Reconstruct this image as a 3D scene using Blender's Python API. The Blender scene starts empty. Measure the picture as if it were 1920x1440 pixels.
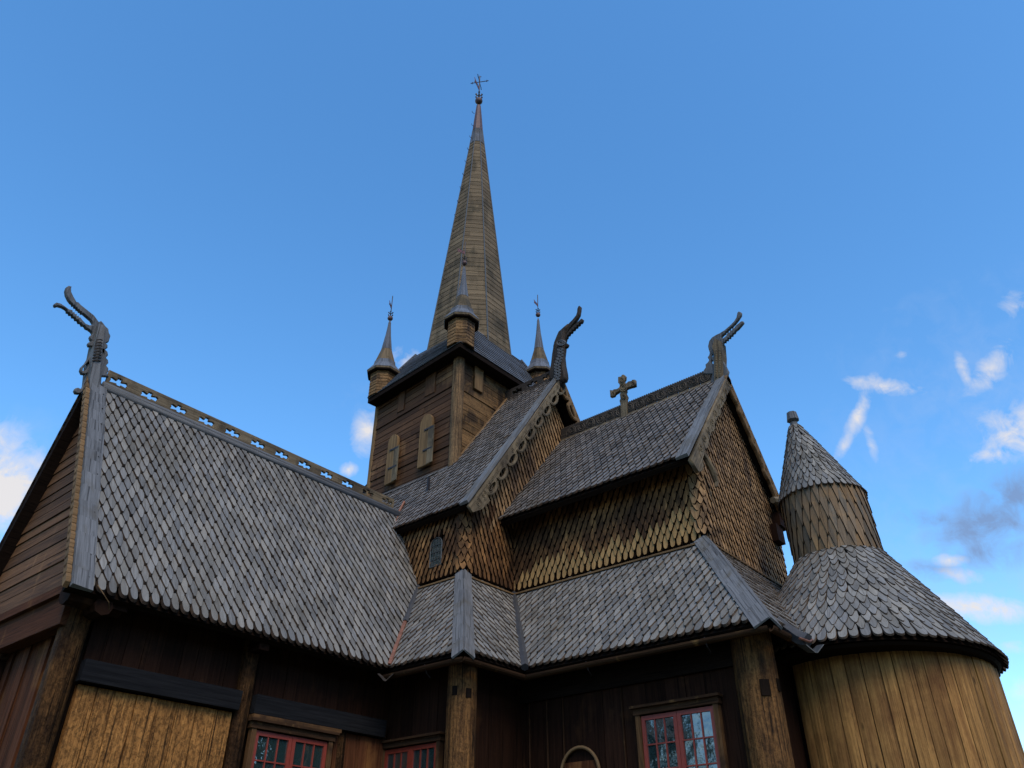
import bpy, math, random
from math import radians as rd, sin, cos, pi, sqrt, atan2, hypot
from mathutils import Vector as V, Matrix
random.seed(11)
SC = bpy.context.scene
COL = SC.collection

# ------------------------------------------------------------------ camera
FPX = 1480.0
yaw, pit, rol = rd(40.1), rd(33.7), rd(0.1)
Fw = V((cos(yaw)*cos(pit), sin(yaw)*cos(pit), sin(pit)))
R0 = V((sin(yaw), -cos(yaw), 0)); U0 = R0.cross(Fw)
Rt = R0*cos(rol)+U0*sin(rol); Up = U0*cos(rol)-R0*sin(rol)
def ray(u, v): return Rt*(u-960)/FPX - Up*(v-720)/FPX + Fw
def P(u, v, ax, c):
    d = ray(u, v); return d*(c/d['xyz'.index(ax)])
def Zat(x, y, v):
    """height of the point above (x, y) seen on photo row v"""
    lo, hi = -2.0, 40.0
    for _ in range(50):
        m = (lo+hi)/2; p = V((x, y, m)); r = 720-FPX*p.dot(Up)/p.dot(Fw)
        if r > v: lo = m
        else: hi = m
    return m
cam = bpy.data.cameras.new('camera'); co = bpy.data.objects.new('camera', cam); COL.objects.link(co)
cam.sensor_width = 36; cam.lens = FPX/1920*36; cam.clip_end = 5000; cam.clip_start = .05
co.matrix_world = Matrix(((Rt.x, Up.x, -Fw.x, 0), (Rt.y, Up.y, -Fw.y, 0), (Rt.z, Up.z, -Fw.z, 0), (0, 0, 0, 1)))
SC.camera = co

# ------------------------------------------------------------------ materials
class NT:
    def __init__(s, name):
        m = bpy.data.materials.new(name); m.use_nodes = True; s.m = m
        s.t = m.node_tree; s.n = s.t.nodes; s.b = s.n['Principled BSDF']
    def add(s, typ, **kw):
        x = s.n.new(typ)
        for k, v in kw.items():
            if k in x.inputs: x.inputs[k].default_value = v
            else: setattr(x, k, v)
        return x
    def lk(s, a, b): s.t.links.new(a, b)
    def mix(s, fac, a, b, mode='MIX'):
        x = s.n.new('ShaderNodeMix'); x.data_type = 'RGBA'; x.blend_type = mode
        for i, q in ((0, fac), (6, a), (7, b)):
            if isinstance(q, bpy.types.NodeSocket): s.lk(q, x.inputs[i])
            elif i == 0: x.inputs[0].default_value = q
            else: x.inputs[i].default_value = (*q, 1) if len(q) == 3 else q
        return x.outputs[2]
    def math(s, op, a, b=0.0, c=0.0, clamp=False):
        x = s.n.new('ShaderNodeMath'); x.operation = op; x.use_clamp = clamp
        for i, q in enumerate((a, b, c)):
            if isinstance(q, bpy.types.NodeSocket): s.lk(q, x.inputs[i])
            else: x.inputs[i].default_value = q
        return x.outputs[0]
    def ramp(s, f, stops):
        x = s.n.new('ShaderNodeValToRGB'); s.lk(f, x.inputs[0])
        e = x.color_ramp.elements
        while len(e) < len(stops): e.new(0.5)
        for el, (p, c) in zip(e, stops):
            el.position = p; el.color = (*c, 1) if len(c) == 3 else c
        return x.outputs[0]
    def noise(s, vec, scale, det=5, rough=.6, dist=0.0):
        x = s.add('ShaderNodeTexNoise', Scale=scale, Detail=det, Roughness=rough, Distortion=dist)
        s.lk(vec, x.inputs['Vector']); return x.outputs['Fac']
    def mapv(s, vec, sc, loc=(0, 0, 0)):
        x = s.n.new('ShaderNodeMapping'); s.lk(vec, x.inputs['Vector'])
        x.inputs['Scale'].default_value = sc; x.inputs['Location'].default_value = loc
        return x.outputs[0]

def wood(name, dark, light, stain=None, stain_scale=.9, stain_lo=.5, stain_hi=.62, grain=(26, 1.6), var=.35,
         crack=.5, bump=.5, rough=.8, pit=0.0, hue=None, spec=.16, knots=0):
    """weathered timber: grain along V of the UV map, a tone per board or shingle, cracks, stains"""
    w = NT(name)
    uv = w.n.new('ShaderNodeTexCoord'); geo = w.n.new('ShaderNodeNewGeometry')
    rnd = geo.outputs['Random Per Island']
    off = w.n.new('ShaderNodeCombineXYZ'); w.lk(w.math('MULTIPLY', rnd, 71), off.inputs[0]); w.lk(w.math('MULTIPLY', rnd, 37), off.inputs[1])
    add = w.n.new('ShaderNodeVectorMath'); w.lk(uv.outputs['UV'], add.inputs[0]); w.lk(off.outputs[0], add.inputs[1])
    vec = add.outputs[0]
    g1 = w.noise(w.mapv(vec, (grain[0], grain[1], 1)), 1, 8, .68, .4)
    g2 = w.noise(w.mapv(vec, (grain[0]*3.1, grain[1]*2.2, 1)), 1, 5, .6)
    gr = w.math('ADD', w.math('MULTIPLY', g1, .65), w.math('MULTIPLY', g2, .35))
    col = w.ramp(gr, [(.33, dark), (.66, light)])
    if hue: col = w.mix(w.math('MULTIPLY', w.math('FRACT', w.math('MULTIPLY', rnd, 13.7)), .8), col, w.mix(.75, col, hue))
    if stain:
        sn = w.noise(uv.outputs['Object'], stain_scale, 6, .65, .6)
        sv = w.noise(w.mapv(uv.outputs['Object'], (3, 3, .45)), 1.2, 5, .6)
        sn = w.math('ADD', w.math('MULTIPLY', sn, .6), w.math('MULTIPLY', sv, .4))
        mr = w.n.new('ShaderNodeMapRange'); w.lk(sn, mr.inputs[0])
        mr.inputs[1].default_value = stain_lo; mr.inputs[2].default_value = stain_hi
        col = w.mix(mr.outputs[0], col, w.mix(.8, col, stain))
    ck = w.noise(w.mapv(vec, (grain[0]*1.5, grain[1]*.5, 1), (3, 9, 0)), 1, 4, .55, .3)
    cm = w.n.new('ShaderNodeMapRange'); w.lk(ck, cm.inputs[0]); cm.inputs[1].default_value = .36; cm.inputs[2].default_value = .42
    cm.inputs[3].default_value = 1-crack; cm.inputs[4].default_value = 1
    tone = w.math('ADD', w.math('MULTIPLY', rnd, 2*var), 1-var)
    if knots:
        vo = w.add('ShaderNodeTexVoronoi', Scale=1.0); w.lk(w.mapv(vec, (3.4, 1.3, 1)), vo.inputs['Vector'])
        km = w.n.new('ShaderNodeMapRange'); w.lk(vo.outputs['Distance'], km.inputs[0]); km.inputs[1].default_value = .05; km.inputs[2].default_value = .13
        km.inputs[3].default_value = 1-knots; km.inputs[4].default_value = 1; tone = w.math('MULTIPLY', tone, km.outputs[0])
    tone = w.math('MULTIPLY', tone, cm.outputs[0])
    h = w.math('ADD', gr, w.math('MULTIPLY', cm.outputs[0], .5))
    if pit > 0:
        pn = w.noise(w.mapv(uv.outputs['Object'], (1, 1, .6)), 22, 4, .7)
        pm = w.n.new('ShaderNodeMapRange'); w.lk(pn, pm.inputs[0]); pm.inputs[1].default_value = .36; pm.inputs[2].default_value = .56
        pm.inputs[3].default_value = 1-pit; pm.inputs[4].default_value = 1.0+pit*.3
        tone = w.math('MULTIPLY', tone, pm.outputs[0]); h = w.math('ADD', h, w.math('MULTIPLY', pm.outputs[0], .8))
    vm = w.n.new('ShaderNodeVectorMath'); vm.operation = 'SCALE'; w.lk(col, vm.inputs[0]); w.lk(tone, vm.inputs['Scale'])
    w.lk(vm.outputs[0], w.b.inputs['Base Color'])
    w.b.inputs['Roughness'].default_value = rough
    w.b.inputs['Specular IOR Level'].default_value = spec
    bp = w.add('ShaderNodeBump', Strength=bump, Distance=.016); w.lk(h, bp.inputs['Height']); w.lk(bp.outputs[0], w.b.inputs['Normal'])
    return w.m
def plain(name, c, rough=.6, metal=0.0, var=.25, scale=8, bump=.15):
    w = NT(name); tc = w.n.new('ShaderNodeTexCoord')
    n = w.noise(tc.outputs['Object'], scale, 5, .65)
    col = w.ramp(n, [(.3, tuple(q*(1-var) for q in c)), (.7, tuple(min(1, q*(1+var)) for q in c))])
    w.lk(col, w.b.inputs['Base Color']); w.b.inputs['Roughness'].default_value = rough; w.b.inputs['Metallic'].default_value = metal
    bp = w.add('ShaderNodeBump', Strength=bump, Distance=.01); w.lk(n, bp.inputs['Height']); w.lk(bp.outputs[0], w.b.inputs['Normal'])
    return w.m
M = {}
M['shingle'] = wood('weathered_shingle', (.076, .076, .074), (.196, .194, .186), stain=(.09, .082, .066), stain_scale=.55, stain_lo=.5, stain_hi=.66, var=.26, crack=.3, hue=(.21, .188, .15), rough=.72)
M['shingle_edge'] = wood('shingle_edge', (.012, .008, .005), (.050, .032, .020), var=.5, crack=.3)
M['upper_shingle'] = wood('old_shingle', (.046, .046, .045), (.140, .138, .136), stain=(.075, .060, .042), var=.3, crack=.35, hue=(.17, .15, .13), rough=.72)
M['brown_edge'] = wood('brown_shingle_edge', (.030, .021, .015), (.105, .074, .050), var=.4, crack=.3)
M['wall_shingle'] = wood('tarred_shingle', (.066, .027, .009), (.40, .200, .070), stain=(.026, .011, .006), stain_scale=.45, stain_lo=.43, stain_hi=.55, var=.4, crack=.4, bump=.6)
M['gable_shingle'] = wood('gable_shingle', (.09, .048, .020), (.38, .225, .102), stain=(.05, .032, .022), stain_scale=.5, stain_lo=.5, stain_hi=.6, var=.35, crack=.4, bump=.6)
M['new_shingle'] = wood('pale_shingle', (.19, .100, .034), (.43, .255, .098), var=.18, crack=.2)
M['wall_edge'] = wood('tarred_edge', (.005, .003, .002), (.014, .008, .005), var=.4, crack=.2, spec=.02)
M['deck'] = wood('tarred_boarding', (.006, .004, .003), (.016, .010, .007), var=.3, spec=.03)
M['grey_board'] = wood('grey_board', (.062, .062, .062), (.178, .178, .178), stain=(.085, .074, .056), var=.12, crack=.6, knots=.5, grain=(18, .8), rough=.7)
M['gold'] = wood('golden_plank', (.085, .032, .008), (.41, .188, .050), stain=(.070, .027, .008), knots=.8, stain_scale=.9, stain_lo=.52, stain_hi=.68, var=.2, crack=.75, pit=.5, grain=(22, 1.1), bump=1.0)
M['apse_gold'] = wood('apse_plank', (.100, .043, .011), (.41, .215, .066), stain=(.085, .030, .010), knots=.75, stain_scale=.7, stain_lo=.5, stain_hi=.68, var=.24, crack=.55, pit=.12, grain=(16, .7), bump=.6)
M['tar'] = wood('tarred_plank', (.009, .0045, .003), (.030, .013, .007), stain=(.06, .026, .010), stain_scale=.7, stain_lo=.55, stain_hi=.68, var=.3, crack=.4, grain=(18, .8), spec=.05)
M['redbrown'] = wood('redbrown_plank', (.030, .011, .005), (.105, .038, .016), stain=(.17, .075, .024), stain_scale=.8, stain_lo=.52, stain_hi=.64, var=.35, crack=.5, grain=(18, .8), spec=.06)
M['black'] = wood('black_board', (.006, .0062, .007), (.018, .018, .019), var=.15, crack=.3, grain=(18, .8), spec=.03)
M['dark_post'] = wood('dark_post_timber', (.020, .009, .004), (.15, .070, .022), stain=(.016, .008, .004), stain_scale=1.3, stain_lo=.42, stain_hi=.56, var=.1, crack=.75, pit=.5, grain=(24, 1.2), bump=1.0, spec=.08)
M['tower_post'] = wood('tower_post_timber', (.045, .026, .012), (.25, .150, .070), stain=(.05, .032, .018), stain_scale=1.2, stain_lo=.5, stain_hi=.62, var=.1, crack=.8, pit=.35, grain=(24, 1.0), bump=1.0)
M['post'] = wood('post_timber', (.028, .012, .004), (.22, .105, .032), stain=(.020, .009, .004), stain_scale=.9, stain_lo=.5, stain_hi=.6, var=.1, crack=.75, pit=.45, grain=(24, 1.2), bump=1.0)
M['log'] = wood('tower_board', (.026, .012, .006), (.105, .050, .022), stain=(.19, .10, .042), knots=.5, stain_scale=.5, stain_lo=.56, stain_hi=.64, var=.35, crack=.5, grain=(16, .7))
M['gable_log'] = wood('gable_board', (.034, .015, .007), (.165, .078, .032), stain=(.30, .16, .065), stain_scale=.5, stain_lo=.55, stain_hi=.66, var=.35, crack=.5, knots=.5, grain=(16, .7))
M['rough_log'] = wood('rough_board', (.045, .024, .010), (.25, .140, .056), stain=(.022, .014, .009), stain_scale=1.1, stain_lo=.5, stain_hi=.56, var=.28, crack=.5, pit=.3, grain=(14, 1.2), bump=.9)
M['pale'] = wood('pale_timber', (.07, .040, .018), (.20, .120, .052), knots=.6, var=.1, crack=.4, grain=(14, .6))
M['spire'] = wood('spire_board', (.058, .041, .022), (.178, .128, .074), stain=(.04, .032, .018), stain_scale=.6, stain_lo=.5, stain_hi=.6, var=.22, crack=.4, grain=(12, .6))
M['spire_grey'] = wood('spire_grey_board', (.055, .062, .075), (.145, .156, .178), stain=(.055, .05, .045), var=.2, crack=.45, grain=(14, .6))
M['carved'] = wood('carved_timber', (.05, .036, .021), (.22, .165, .098), stain=(.045, .035, .024), stain_scale=1.4, stain_lo=.48, stain_hi=.6, var=.12, crack=.45, grain=(16, .9), bump=.7)
M['carved_dark'] = wood('dark_carved_timber', (.012, .009, .008), (.060, .048, .038), var=.1, crack=.4, grain=(16, .9), bump=.7)
M['relief'] = wood('relief_timber', (.025, .019, .015), (.11, .088, .066), var=.1, crack=.4, grain=(16, .9), bump=.7)
M['carved_grey'] = wood('grey_carved_timber', (.045, .048, .052), (.135, .138, .142), var=.12, crack=.45, grain=(16, .9))
M['verge_brown'] = wood('verge_timber', (.07, .04, .018), (.23, .138, .062), var=.15, crack=.4, grain=(16, .8))
M['moulding'] = wood('window_casing', (.035, .017, .007), (.14, .070, .026), stain=(.018, .009, .005), stain_scale=1.5, stain_lo=.48, stain_hi=.6, var=.15, crack=.4, grain=(18, 1))
M['copper'] = plain('new_copper', (.24, .10, .055), .45, .6, .35, 14)
M['old_copper'] = plain('aged_copper', (.085, .045, .040), .65, .2, .3, 5)
M['lead'] = plain('lead_strip', (.035, .035, .037), .7, .1, .3, 9)
M['zinc'] = plain('zinc_batten', (.060, .062, .060), .6, .2, .2, 9)
M['iron'] = plain('wrought_iron', (.025, .02, .02), .55, .5, .3, 20)
M['rust'] = plain('rusty_flag', (.10, .03, .03), .7, .1, .3, 20)
M['red'] = plain('red_paint', (.20, .028, .013), .5, 0, .16, 12, .08)
M['whiteglass'] = plain('lens', (.7, .7, .62), .2, 0, .05)
def glass(name, tint, wob):
    w = NT(name); tc = w.n.new('ShaderNodeTexCoord'); geo = w.n.new('ShaderNodeNewGeometry')
    w.b.inputs['Base Color'].default_value = (*tint, 1); w.b.inputs['Roughness'].default_value = .03
    w.b.inputs['IOR'].default_value = 2.3
    n = w.noise(tc.outputs['Object'], 2.6, 3, .5)
    off = w.math('ADD', n, w.math('MULTIPLY', geo.outputs['Random Per Island'], 0))
    bp = w.add('ShaderNodeBump', Strength=wob, Distance=.05); w.lk(off, bp.inputs['Height']); w.lk(bp.outputs[0], w.b.inputs['Normal'])
    return w.m
M['lintel'] = wood('window_lintel', (.018, .010, .006), (.065, .033, .016), stain=(.20, .11, .04), stain_scale=2.2, stain_lo=.56, stain_hi=.66, var=.15, crack=.4, grain=(18, 1), spec=.06)
M['glass'] = glass('old_window_glass', (.014, .030, .030), .22)
def leafmat(name, a, b):
    w = NT(name); geo = w.n.new('ShaderNodeNewGeometry')
    w.lk(w.ramp(geo.outputs['Random Per Island'], [(0, a), (1, b)]), w.b.inputs['Base Color']); w.b.inputs['Roughness'].default_value = .6
    return w.m
M['leaf'] = leafmat('foliage', (.025, .055, .018), (.085, .14, .045)); M['bark'] = plain('bark', (.07, .055, .04), .9, 0, .4, 6, .6)
def grassmat():
    w = NT('lawn'); tc = w.n.new('ShaderNodeTexCoord')
    a = w.noise(tc.outputs['Object'], .6, 6, .6); b = w.noise(tc.outputs['Object'], 40, 4, .7)
    c = w.mix(b, w.ramp(a, [(.35, (.035, .048, .016)), (.65, (.055, .068, .025))]), (.07, .068, .035))
    w.lk(c, w.b.inputs['Base Color']); w.b.inputs['Roughness'].default_value = .9
    bp = w.add('ShaderNodeBump', Strength=.8, Distance=.04); w.lk(b, bp.inputs['Height']); w.lk(bp.outputs[0], w.b.inputs['Normal'])
    return w.m
M['grass'] = grassmat()
M['forest'] = plain('added_hill_forest', (.022, .034, .016), .95, 0, .5, .06, .5)

# ------------------------------------------------------------------ mesh builder
class MB:
    def __init__(s): s.v = []; s.f = []; s.uv = []; s.mi = []
    def poly(s, pts, uv=None, mi=0):
        b = len(s.v); s.v += [tuple(p) for p in pts]; s.f.append(tuple(range(b, b+len(pts))))
        s.uv.append(uv or [(0, 0)]*len(pts)); s.mi.append(mi)
    def grp(s, verts, faces, uvs, mis=None):
        b = len(s.v); s.v += [tuple(p) for p in verts]
        for k, (f, u) in enumerate(zip(faces, uvs)):
            s.f.append(tuple(b+i for i in f)); s.uv.append(u); s.mi.append(mis[k] if mis else 0)
    def hexa(s, c, mi=0, grain=2):
        """8 corners: bottom 4 (0-3 loop), top 4 (4-7 above them); grain: 0 along 0-1, 1 along 1-2, 2 along 0-4"""
        c = [V(p) for p in c]
        F = [(3, 2, 1, 0), (4, 5, 6, 7), (0, 1, 5, 4), (1, 2, 6, 5), (2, 3, 7, 6), (3, 0, 4, 7)]
        g = [(c[1]-c[0]), (c[2]-c[1]), (c[4]-c[0])][grain]
        if g.length < 1e-6: g = V((0, 0, 1))
        g = g.normalized(); uvs = []
        ox, oy = random.random()*9, random.random()*9
        for f in F:
            n = (c[f[1]]-c[f[0]]).cross(c[f[2]]-c[f[0]])
            if n.length < 1e-9: n = (c[f[2]]-c[f[0]]).cross(c[f[3]]-c[f[0]])
            if n.length < 1e-9: n = V((0, 0, 1))
            n.normalize(); t = g-n*g.dot(n)
            if t.length < .3:
                t = n.orthogonal()
            t.normalize(); u = n.cross(t)
            uvs.append([(c[i].dot(u)+ox, c[i].dot(t)+oy) for i in f])
        s.grp(c, F, uvs, [mi]*6)
    def box(s, o, a, b, c, mi=0, grain=None):
        o, a, b, c = V(o), V(a), V(b), V(c)
        if grain is None:
            L = [a.length, b.length, c.length]; grain = L.index(max(L))
        s.hexa([o, o+a, o+a+b, o+b, o+c, o+a+c, o+a+b+c, o+b+c], mi, grain)
    def cbox(s, x0, x1, y0, y1, z0, z1, mi=0, grain=None):
        s.box((x0, y0, z0), (x1-x0, 0, 0), (0, y1-y0, 0), (0, 0, z1-z0), mi, grain)
    def beam(s, p0, p1, w, h, up=(0, 0, 1), mi=0):
        p0, p1 = V(p0), V(p1); d = (p1-p0); n = d.normalized(); a = n.cross(V(up)).normalized(); b = a.cross(n).normalized()
        s.box(p0-a*w/2-b*h/2, a*w, b*h, d, mi, 2)
    def warp(s, c, n=7, amp=.007, mi=0):
        c = [V(p) for p in c]; prev = c[:4]
        for i in range(1, n+1):
            f = i/n; d = V((random.uniform(-amp, amp), random.uniform(-amp, amp), random.uniform(-amp, amp))) if i < n else V((0, 0, 0))
            cur = [c[k].lerp(c[k+4], f)+d for k in range(4)]
            vs = prev+cur; F = [(0, 1, 5, 4), (1, 2, 6, 5), (2, 3, 7, 6), (3, 0, 4, 7)]; L0 = (c[4]-c[0]).length
            ww = [0]+[ (c[k+1]-c[k]).length for k in range(3)]+[(c[0]-c[3]).length]; cu_ = [sum(ww[:k+1]) for k in range(5)]
            U = [[(cu_[k], L0*(f-1/n)), (cu_[k+1], L0*(f-1/n)), (cu_[k+1], L0*f), (cu_[k], L0*f)] for k in range(4)]
            if i == 1: F.append((3, 2, 1, 0)); U.append([(0, 0)]*4)
            if i == n: F.append((4, 5, 6, 7)); U.append([(0, 0)]*4)
            s.grp(vs, F, U, [mi]*len(F)); prev = cur
    def tube(s, pts, r, n=6, mi=0, cap=True):
        pts = [V(p) for p in pts]; rr = r if isinstance(r, (list, tuple)) else [r]*len(pts)
        rings = []; prev = None
        for i, p in enumerate(pts):
            d = (pts[min(i+1, len(pts)-1)]-pts[max(i-1, 0)])
            d = d.normalized() if d.length > 1e-9 else V((0, 0, 1))
            a = (prev-d*prev.dot(d)) if prev else d.orthogonal()
            if a.length < 1e-6: a = d.orthogonal()
            a.normalize(); prev = a; b = d.cross(a)
            rings.append([p+(a*cos(2*pi*k/n)+b*sin(2*pi*k/n))*rr[i] for k in range(n)])
        vs = [q for r_ in rings for q in r_]; F = []; U = []; L = 0
        for i in range(len(pts)-1):
            dl = (pts[i+1]-pts[i]).length
            for k in range(n):
                k2 = (k+1) % n
                F.append((i*n+k, i*n+k2, (i+1)*n+k2, (i+1)*n+k))
                w = 2*pi*max(rr)/n
                U.append([(k*w, L), ((k+1)*w, L), ((k+1)*w, L+dl), (k*w, L+dl)])
            L += dl
        if cap:
            F.append(tuple(range(n))[::-1]); U.append([(0, 0)]*n)
            F.append(tuple((len(pts)-1)*n+k for k in range(n))); U.append([(0, 0)]*n)
        s.grp(vs, F, U, [mi]*len(F))
    def lathe(s, prof, c, n=16, mi=0, rot=0.0, rough=0.0, lean=(0, 0)):
        """prof: (radius, z) list; c: (x, y) axis"""
        vs = []; L = 0; F = []; U = []
        z0 = prof[0][1]
        amp = [1+random.uniform(-rough, rough) for _ in range(n)]
        for r, z in prof:
            cx = c[0]+lean[0]*(z-z0); cy = c[1]+lean[1]*(z-z0)
            for k in range(n):
                a = rot+2*pi*k/n; q = r*amp[k]
                vs.append((cx+q*cos(a), cy+q*sin(a), z))
        R_ = max(p[0] for p in prof)
        for i in range(len(prof)-1):
            dl = hypot(prof[i+1][0]-prof[i][0], prof[i+1][1]-prof[i][1])
            for k in range(n):
                k2 = (k+1) % n; w = 2*pi*R_/n
                F.append((i*n+k, i*n+k2, (i+1)*n+k2, (i+1)*n+k)); U.append([(k*w, L), ((k+1)*w, L), ((k+1)*w, L+dl), (k*w, L+dl)])
            L += dl
        F.append(tuple(range(n))[::-1]); U.append([(0, 0)]*n)
        F.append(tuple((len(prof)-1)*n+k for k in range(n))); U.append([(0, 0)]*n)
        s.grp(vs, F, U, [mi]*len(F))
    def build(s, name, mats, parent=None, smooth=False, label=None, bevel=0):
        me = bpy.data.meshes.new(name); me.from_pydata(s.v, [], s.f)
        ul = me.uv_layers.new(name='UVMap'); flat = [q for f in s.uv for p in f for q in p]
        ul.data.foreach_set('uv', flat)
        for m in (mats if isinstance(mats, (list, tuple)) else [mats]): me.materials.append(M[m])
        me.polygons.foreach_set('material_index', s.mi)
        if smooth: me.polygons.foreach_set('use_smooth', [True]*len(s.f))
        me.update()
        o = bpy.data.objects.new(name, me); COL.objects.link(o)
        if parent: o.parent = parent
        if label: o['label'] = label
        return o
def plate(name, outer, holes, fn, thick, mat, parent, bev=.008, label=None, ops=None):
    """a board sawn to an outline: outer / holes in metres on a plane, fn maps (a, b, depth) to the scene"""
    cu = bpy.data.curves.new('tmp', 'CURVE'); cu.dimensions = '2D'; cu.fill_mode = 'BOTH'
    cu.extrude = thick/2; cu.bevel_depth = bev; cu.bevel_resolution = 0; cu.offset = -bev
    for pts in [outer]+holes:
        sp = cu.splines.new('POLY'); sp.points.add(len(pts)-1); sp.use_cyclic_u = True
        for i, p in enumerate(pts): sp.points[i].co = (p[0], p[1], 0, 1)
    ob = bpy.data.objects.new('tmp', cu); COL.objects.link(ob)
    dg = bpy.context.evaluated_depsgraph_get()
    me = bpy.data.meshes.new_from_object(ob.evaluated_get(dg)); bpy.data.objects.remove(ob); bpy.data.curves.remove(cu)
    uv = me.uv_layers.get('UVMap') or me.uv_layers.new(name='UVMap')
    for l in me.loops:
        c = me.vertices[l.vertex_index].co; uv.data[l.index].uv = (c.y, c.x) if ops != 'v' else (c.x, c.y)
    for v in me.vertices: v.co = fn(v.co.x, v.co.y, v.co.z)
    me.name = name; me.materials.clear(); me.materials.append(M[mat])
    o = bpy.data.objects.new(name, me); COL.objects.link(o); o.parent = parent
    if label: o['label'] = label
    return o

# ------------------------------------------------------------------ shingles
TIP = [(0, 0), (.09, .0), (.15, .09), (.26, .34), (.38, .66), (.47, .93), (.5, 1.06)]
TIPR = [(0, 0), (.17, .03), (.32, .13), (.42, .32), (.48, .62), (.5, 1.0)]
TIPW = [(0, 0), (.12, .03), (.24, .22), (.36, .52), (.45, .80), (.5, 1.0)]
TIPL = [(0, 0), (.08, .02), (.19, .16), (.32, .46), (.43, .82), (.5, 1.12)]
def shingle(mb, fr, w, e, th, tip=TIP, clamp=None, body=2.25, lift=1.35, mi=0, me_=1, jit=1.0, ins=.014):
    """fr(a, b, h): point a across, b up the slope, h off the surface; the tip is at b=0"""
    w *= random.uniform(.92, .985); tl = random.uniform(-.05, .05)*jit*e; ja = random.uniform(-.05, .05)*w*jit; sk = random.uniform(-.035, .035)*jit
    lf = random.uniform(.85, 1.25)
    out = []
    for (a, b) in tip[::-1]: out.append((-a*w, b*e))
    for (a, b) in tip[1:]: out.append((a*w, b*e))
    out.append((.5*w, body*e)); out.insert(0, (-.5*w, body*e))
    pts = []
    for a, b in out:
        a2 = a+ja+sk*b; b2 = b+tl
        if clamp:
            lo, hi = clamp(b2); a2 = min(max(a2, lo), hi)
        pts.append((a2, b2))
    if max(p[0] for p in pts)-min(p[0] for p in pts) < .02: return
    def hh(b): return th*lift*lf*(1-b/(body*e))
    n = len(pts); mid = (pts[0][0]+pts[-1][0])/2
    tp_ = []
    for (a, b), (ra, rb) in zip(pts, out):
        k = 1-2*ins/w; tp_.append((mid+(a-mid)*k, b+ins*1.6*max(0, 1-rb/(e*1.1))))
    top = [fr(a, b, hh(b)+th) for a, b in tp_]; bot = [fr(a, b, hh(b)) for a, b in pts]
    F = [tuple(range(n))]; U = [[(a, b) for a, b in tp_]]; mm = [mi]
    for i in range(1, n-2):
        F.append((i, n+i, n+i+1, i+1)); U.append([(pts[i][0], 0), (pts[i][0], .02), (pts[i+1][0], .02), (pts[i+1][0], 0)]); mm.append(me_)
    F.append((0, n, n+1, 1)); U.append([(0, 0), (0, .02), (.1, .02), (.1, 0)]); mm.append(me_)
    F.append((n-2, 2*n-2, 2*n-1, n-1)); U.append([(0, 0), (0, .02), (.1, .02), (.1, 0)]); mm.append(me_)
    mb.grp(top+bot, F, U, mm)
def field(mb, O, Ud, Vd, W, H, w, e, th, lim=None, tip=TIP, start=0.0, mifn=None, skip=None, wave=0.0, lift=1.35, jit=1.0, ins=.014):
    """rows of shingles on the parallelogram O + a*Ud + b*Vd, a in 0..W, b in 0..H; lim(b) narrows a"""
    O, Ud, Vd = V(O), V(Ud).normalized(), V(Vd).normalized(); N = Ud.cross(Vd).normalized()
    if N.dot(V((-1, -1, .3))) < 0: N = -N
    k = 0; b = start
    while b < H-e*.35:
        n = int(W/w)+2
        for i in range(-1, n):
            a = (i+.5*(k % 2))*w
            lo, hi = lim(b+e*.5) if lim else (0, W); tp = TIPR if k == 0 else tip
            if a < lo-w*.55 or a > hi+w*.55: continue
            if skip and skip(a, b): continue
            bo = b+wave*sin(a*.9+1)
            def fr(da, db, h, a=a, bo=bo): return O+Ud*(a+da)+Vd*min(bo+db, H+.02)+N*h
            def cl(db, a=a, bo=bo):
                l, h_ = lim(min(bo+db, H)) if lim else (0, W)
                return l-a, h_-a
            shingle(mb, fr, w, e, th, tp, cl, mi=(mifn(a, b) if mifn else 0), me_=(1 if not mifn else 2), lift=lift, jit=jit, ins=ins)
        k += 1; b += e*random.uniform(.985, 1.015)
def slab(mb, corners, n, t=.1, mi=0, gap=.015):
    n = V(n).normalized(); c = [V(p)-n*gap for p in corners]
    mb.hexa([p-n*t for p in c]+c, mi, 0)
def quadslab(name, corners, n, t, mat, parent):
    mb = MB(); slab(mb, corners, n, t); return mb.build(name, mat, parent)

def empty(name, loc=(0, 0, 0)):
    o = bpy.data.objects.new(name, None); COL.objects.link(o); o.location = loc; return o
CH = empty('stave_church', (0, 0, 0))
CH['label'] = 'dark timber stave church with grey shingled roofs, a tall spire and carved dragon heads'
CH['category'] = 'church'

# ------------------------------------------------------------------ key dimensions (metres, camera at the origin)
GZ = -1.7
EZ = 4.0                      # lower eaves
AT = 6.38                     # top of the aisle roofs
TY0, TYR, TZR = 12.45, 14.70, 8.66          # transept eave, ridge
TS = (TZR-EZ)/(TYR-TY0)
TX0 = 4.45
AX, AY = 10.95, 10.40         # nave aisle eave corner
CX, CY = 12.75, 5.20          # chancel aisle eave corner
D = 1.75
NXW, NYW = AX+D, AY+D         # nave walls 12.70, 12.15
CXW, CYW = CX+D, CY+D         # chancel walls 14.50, 6.95
NE = (12.38, 7.98); NR = (16.2, 13.52); NYV = 11.70          # nave eave, ridge (x, z), verge y
CE = (13.85, 8.08); CR = (16.6, 11.52); CYV = 6.70

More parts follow.
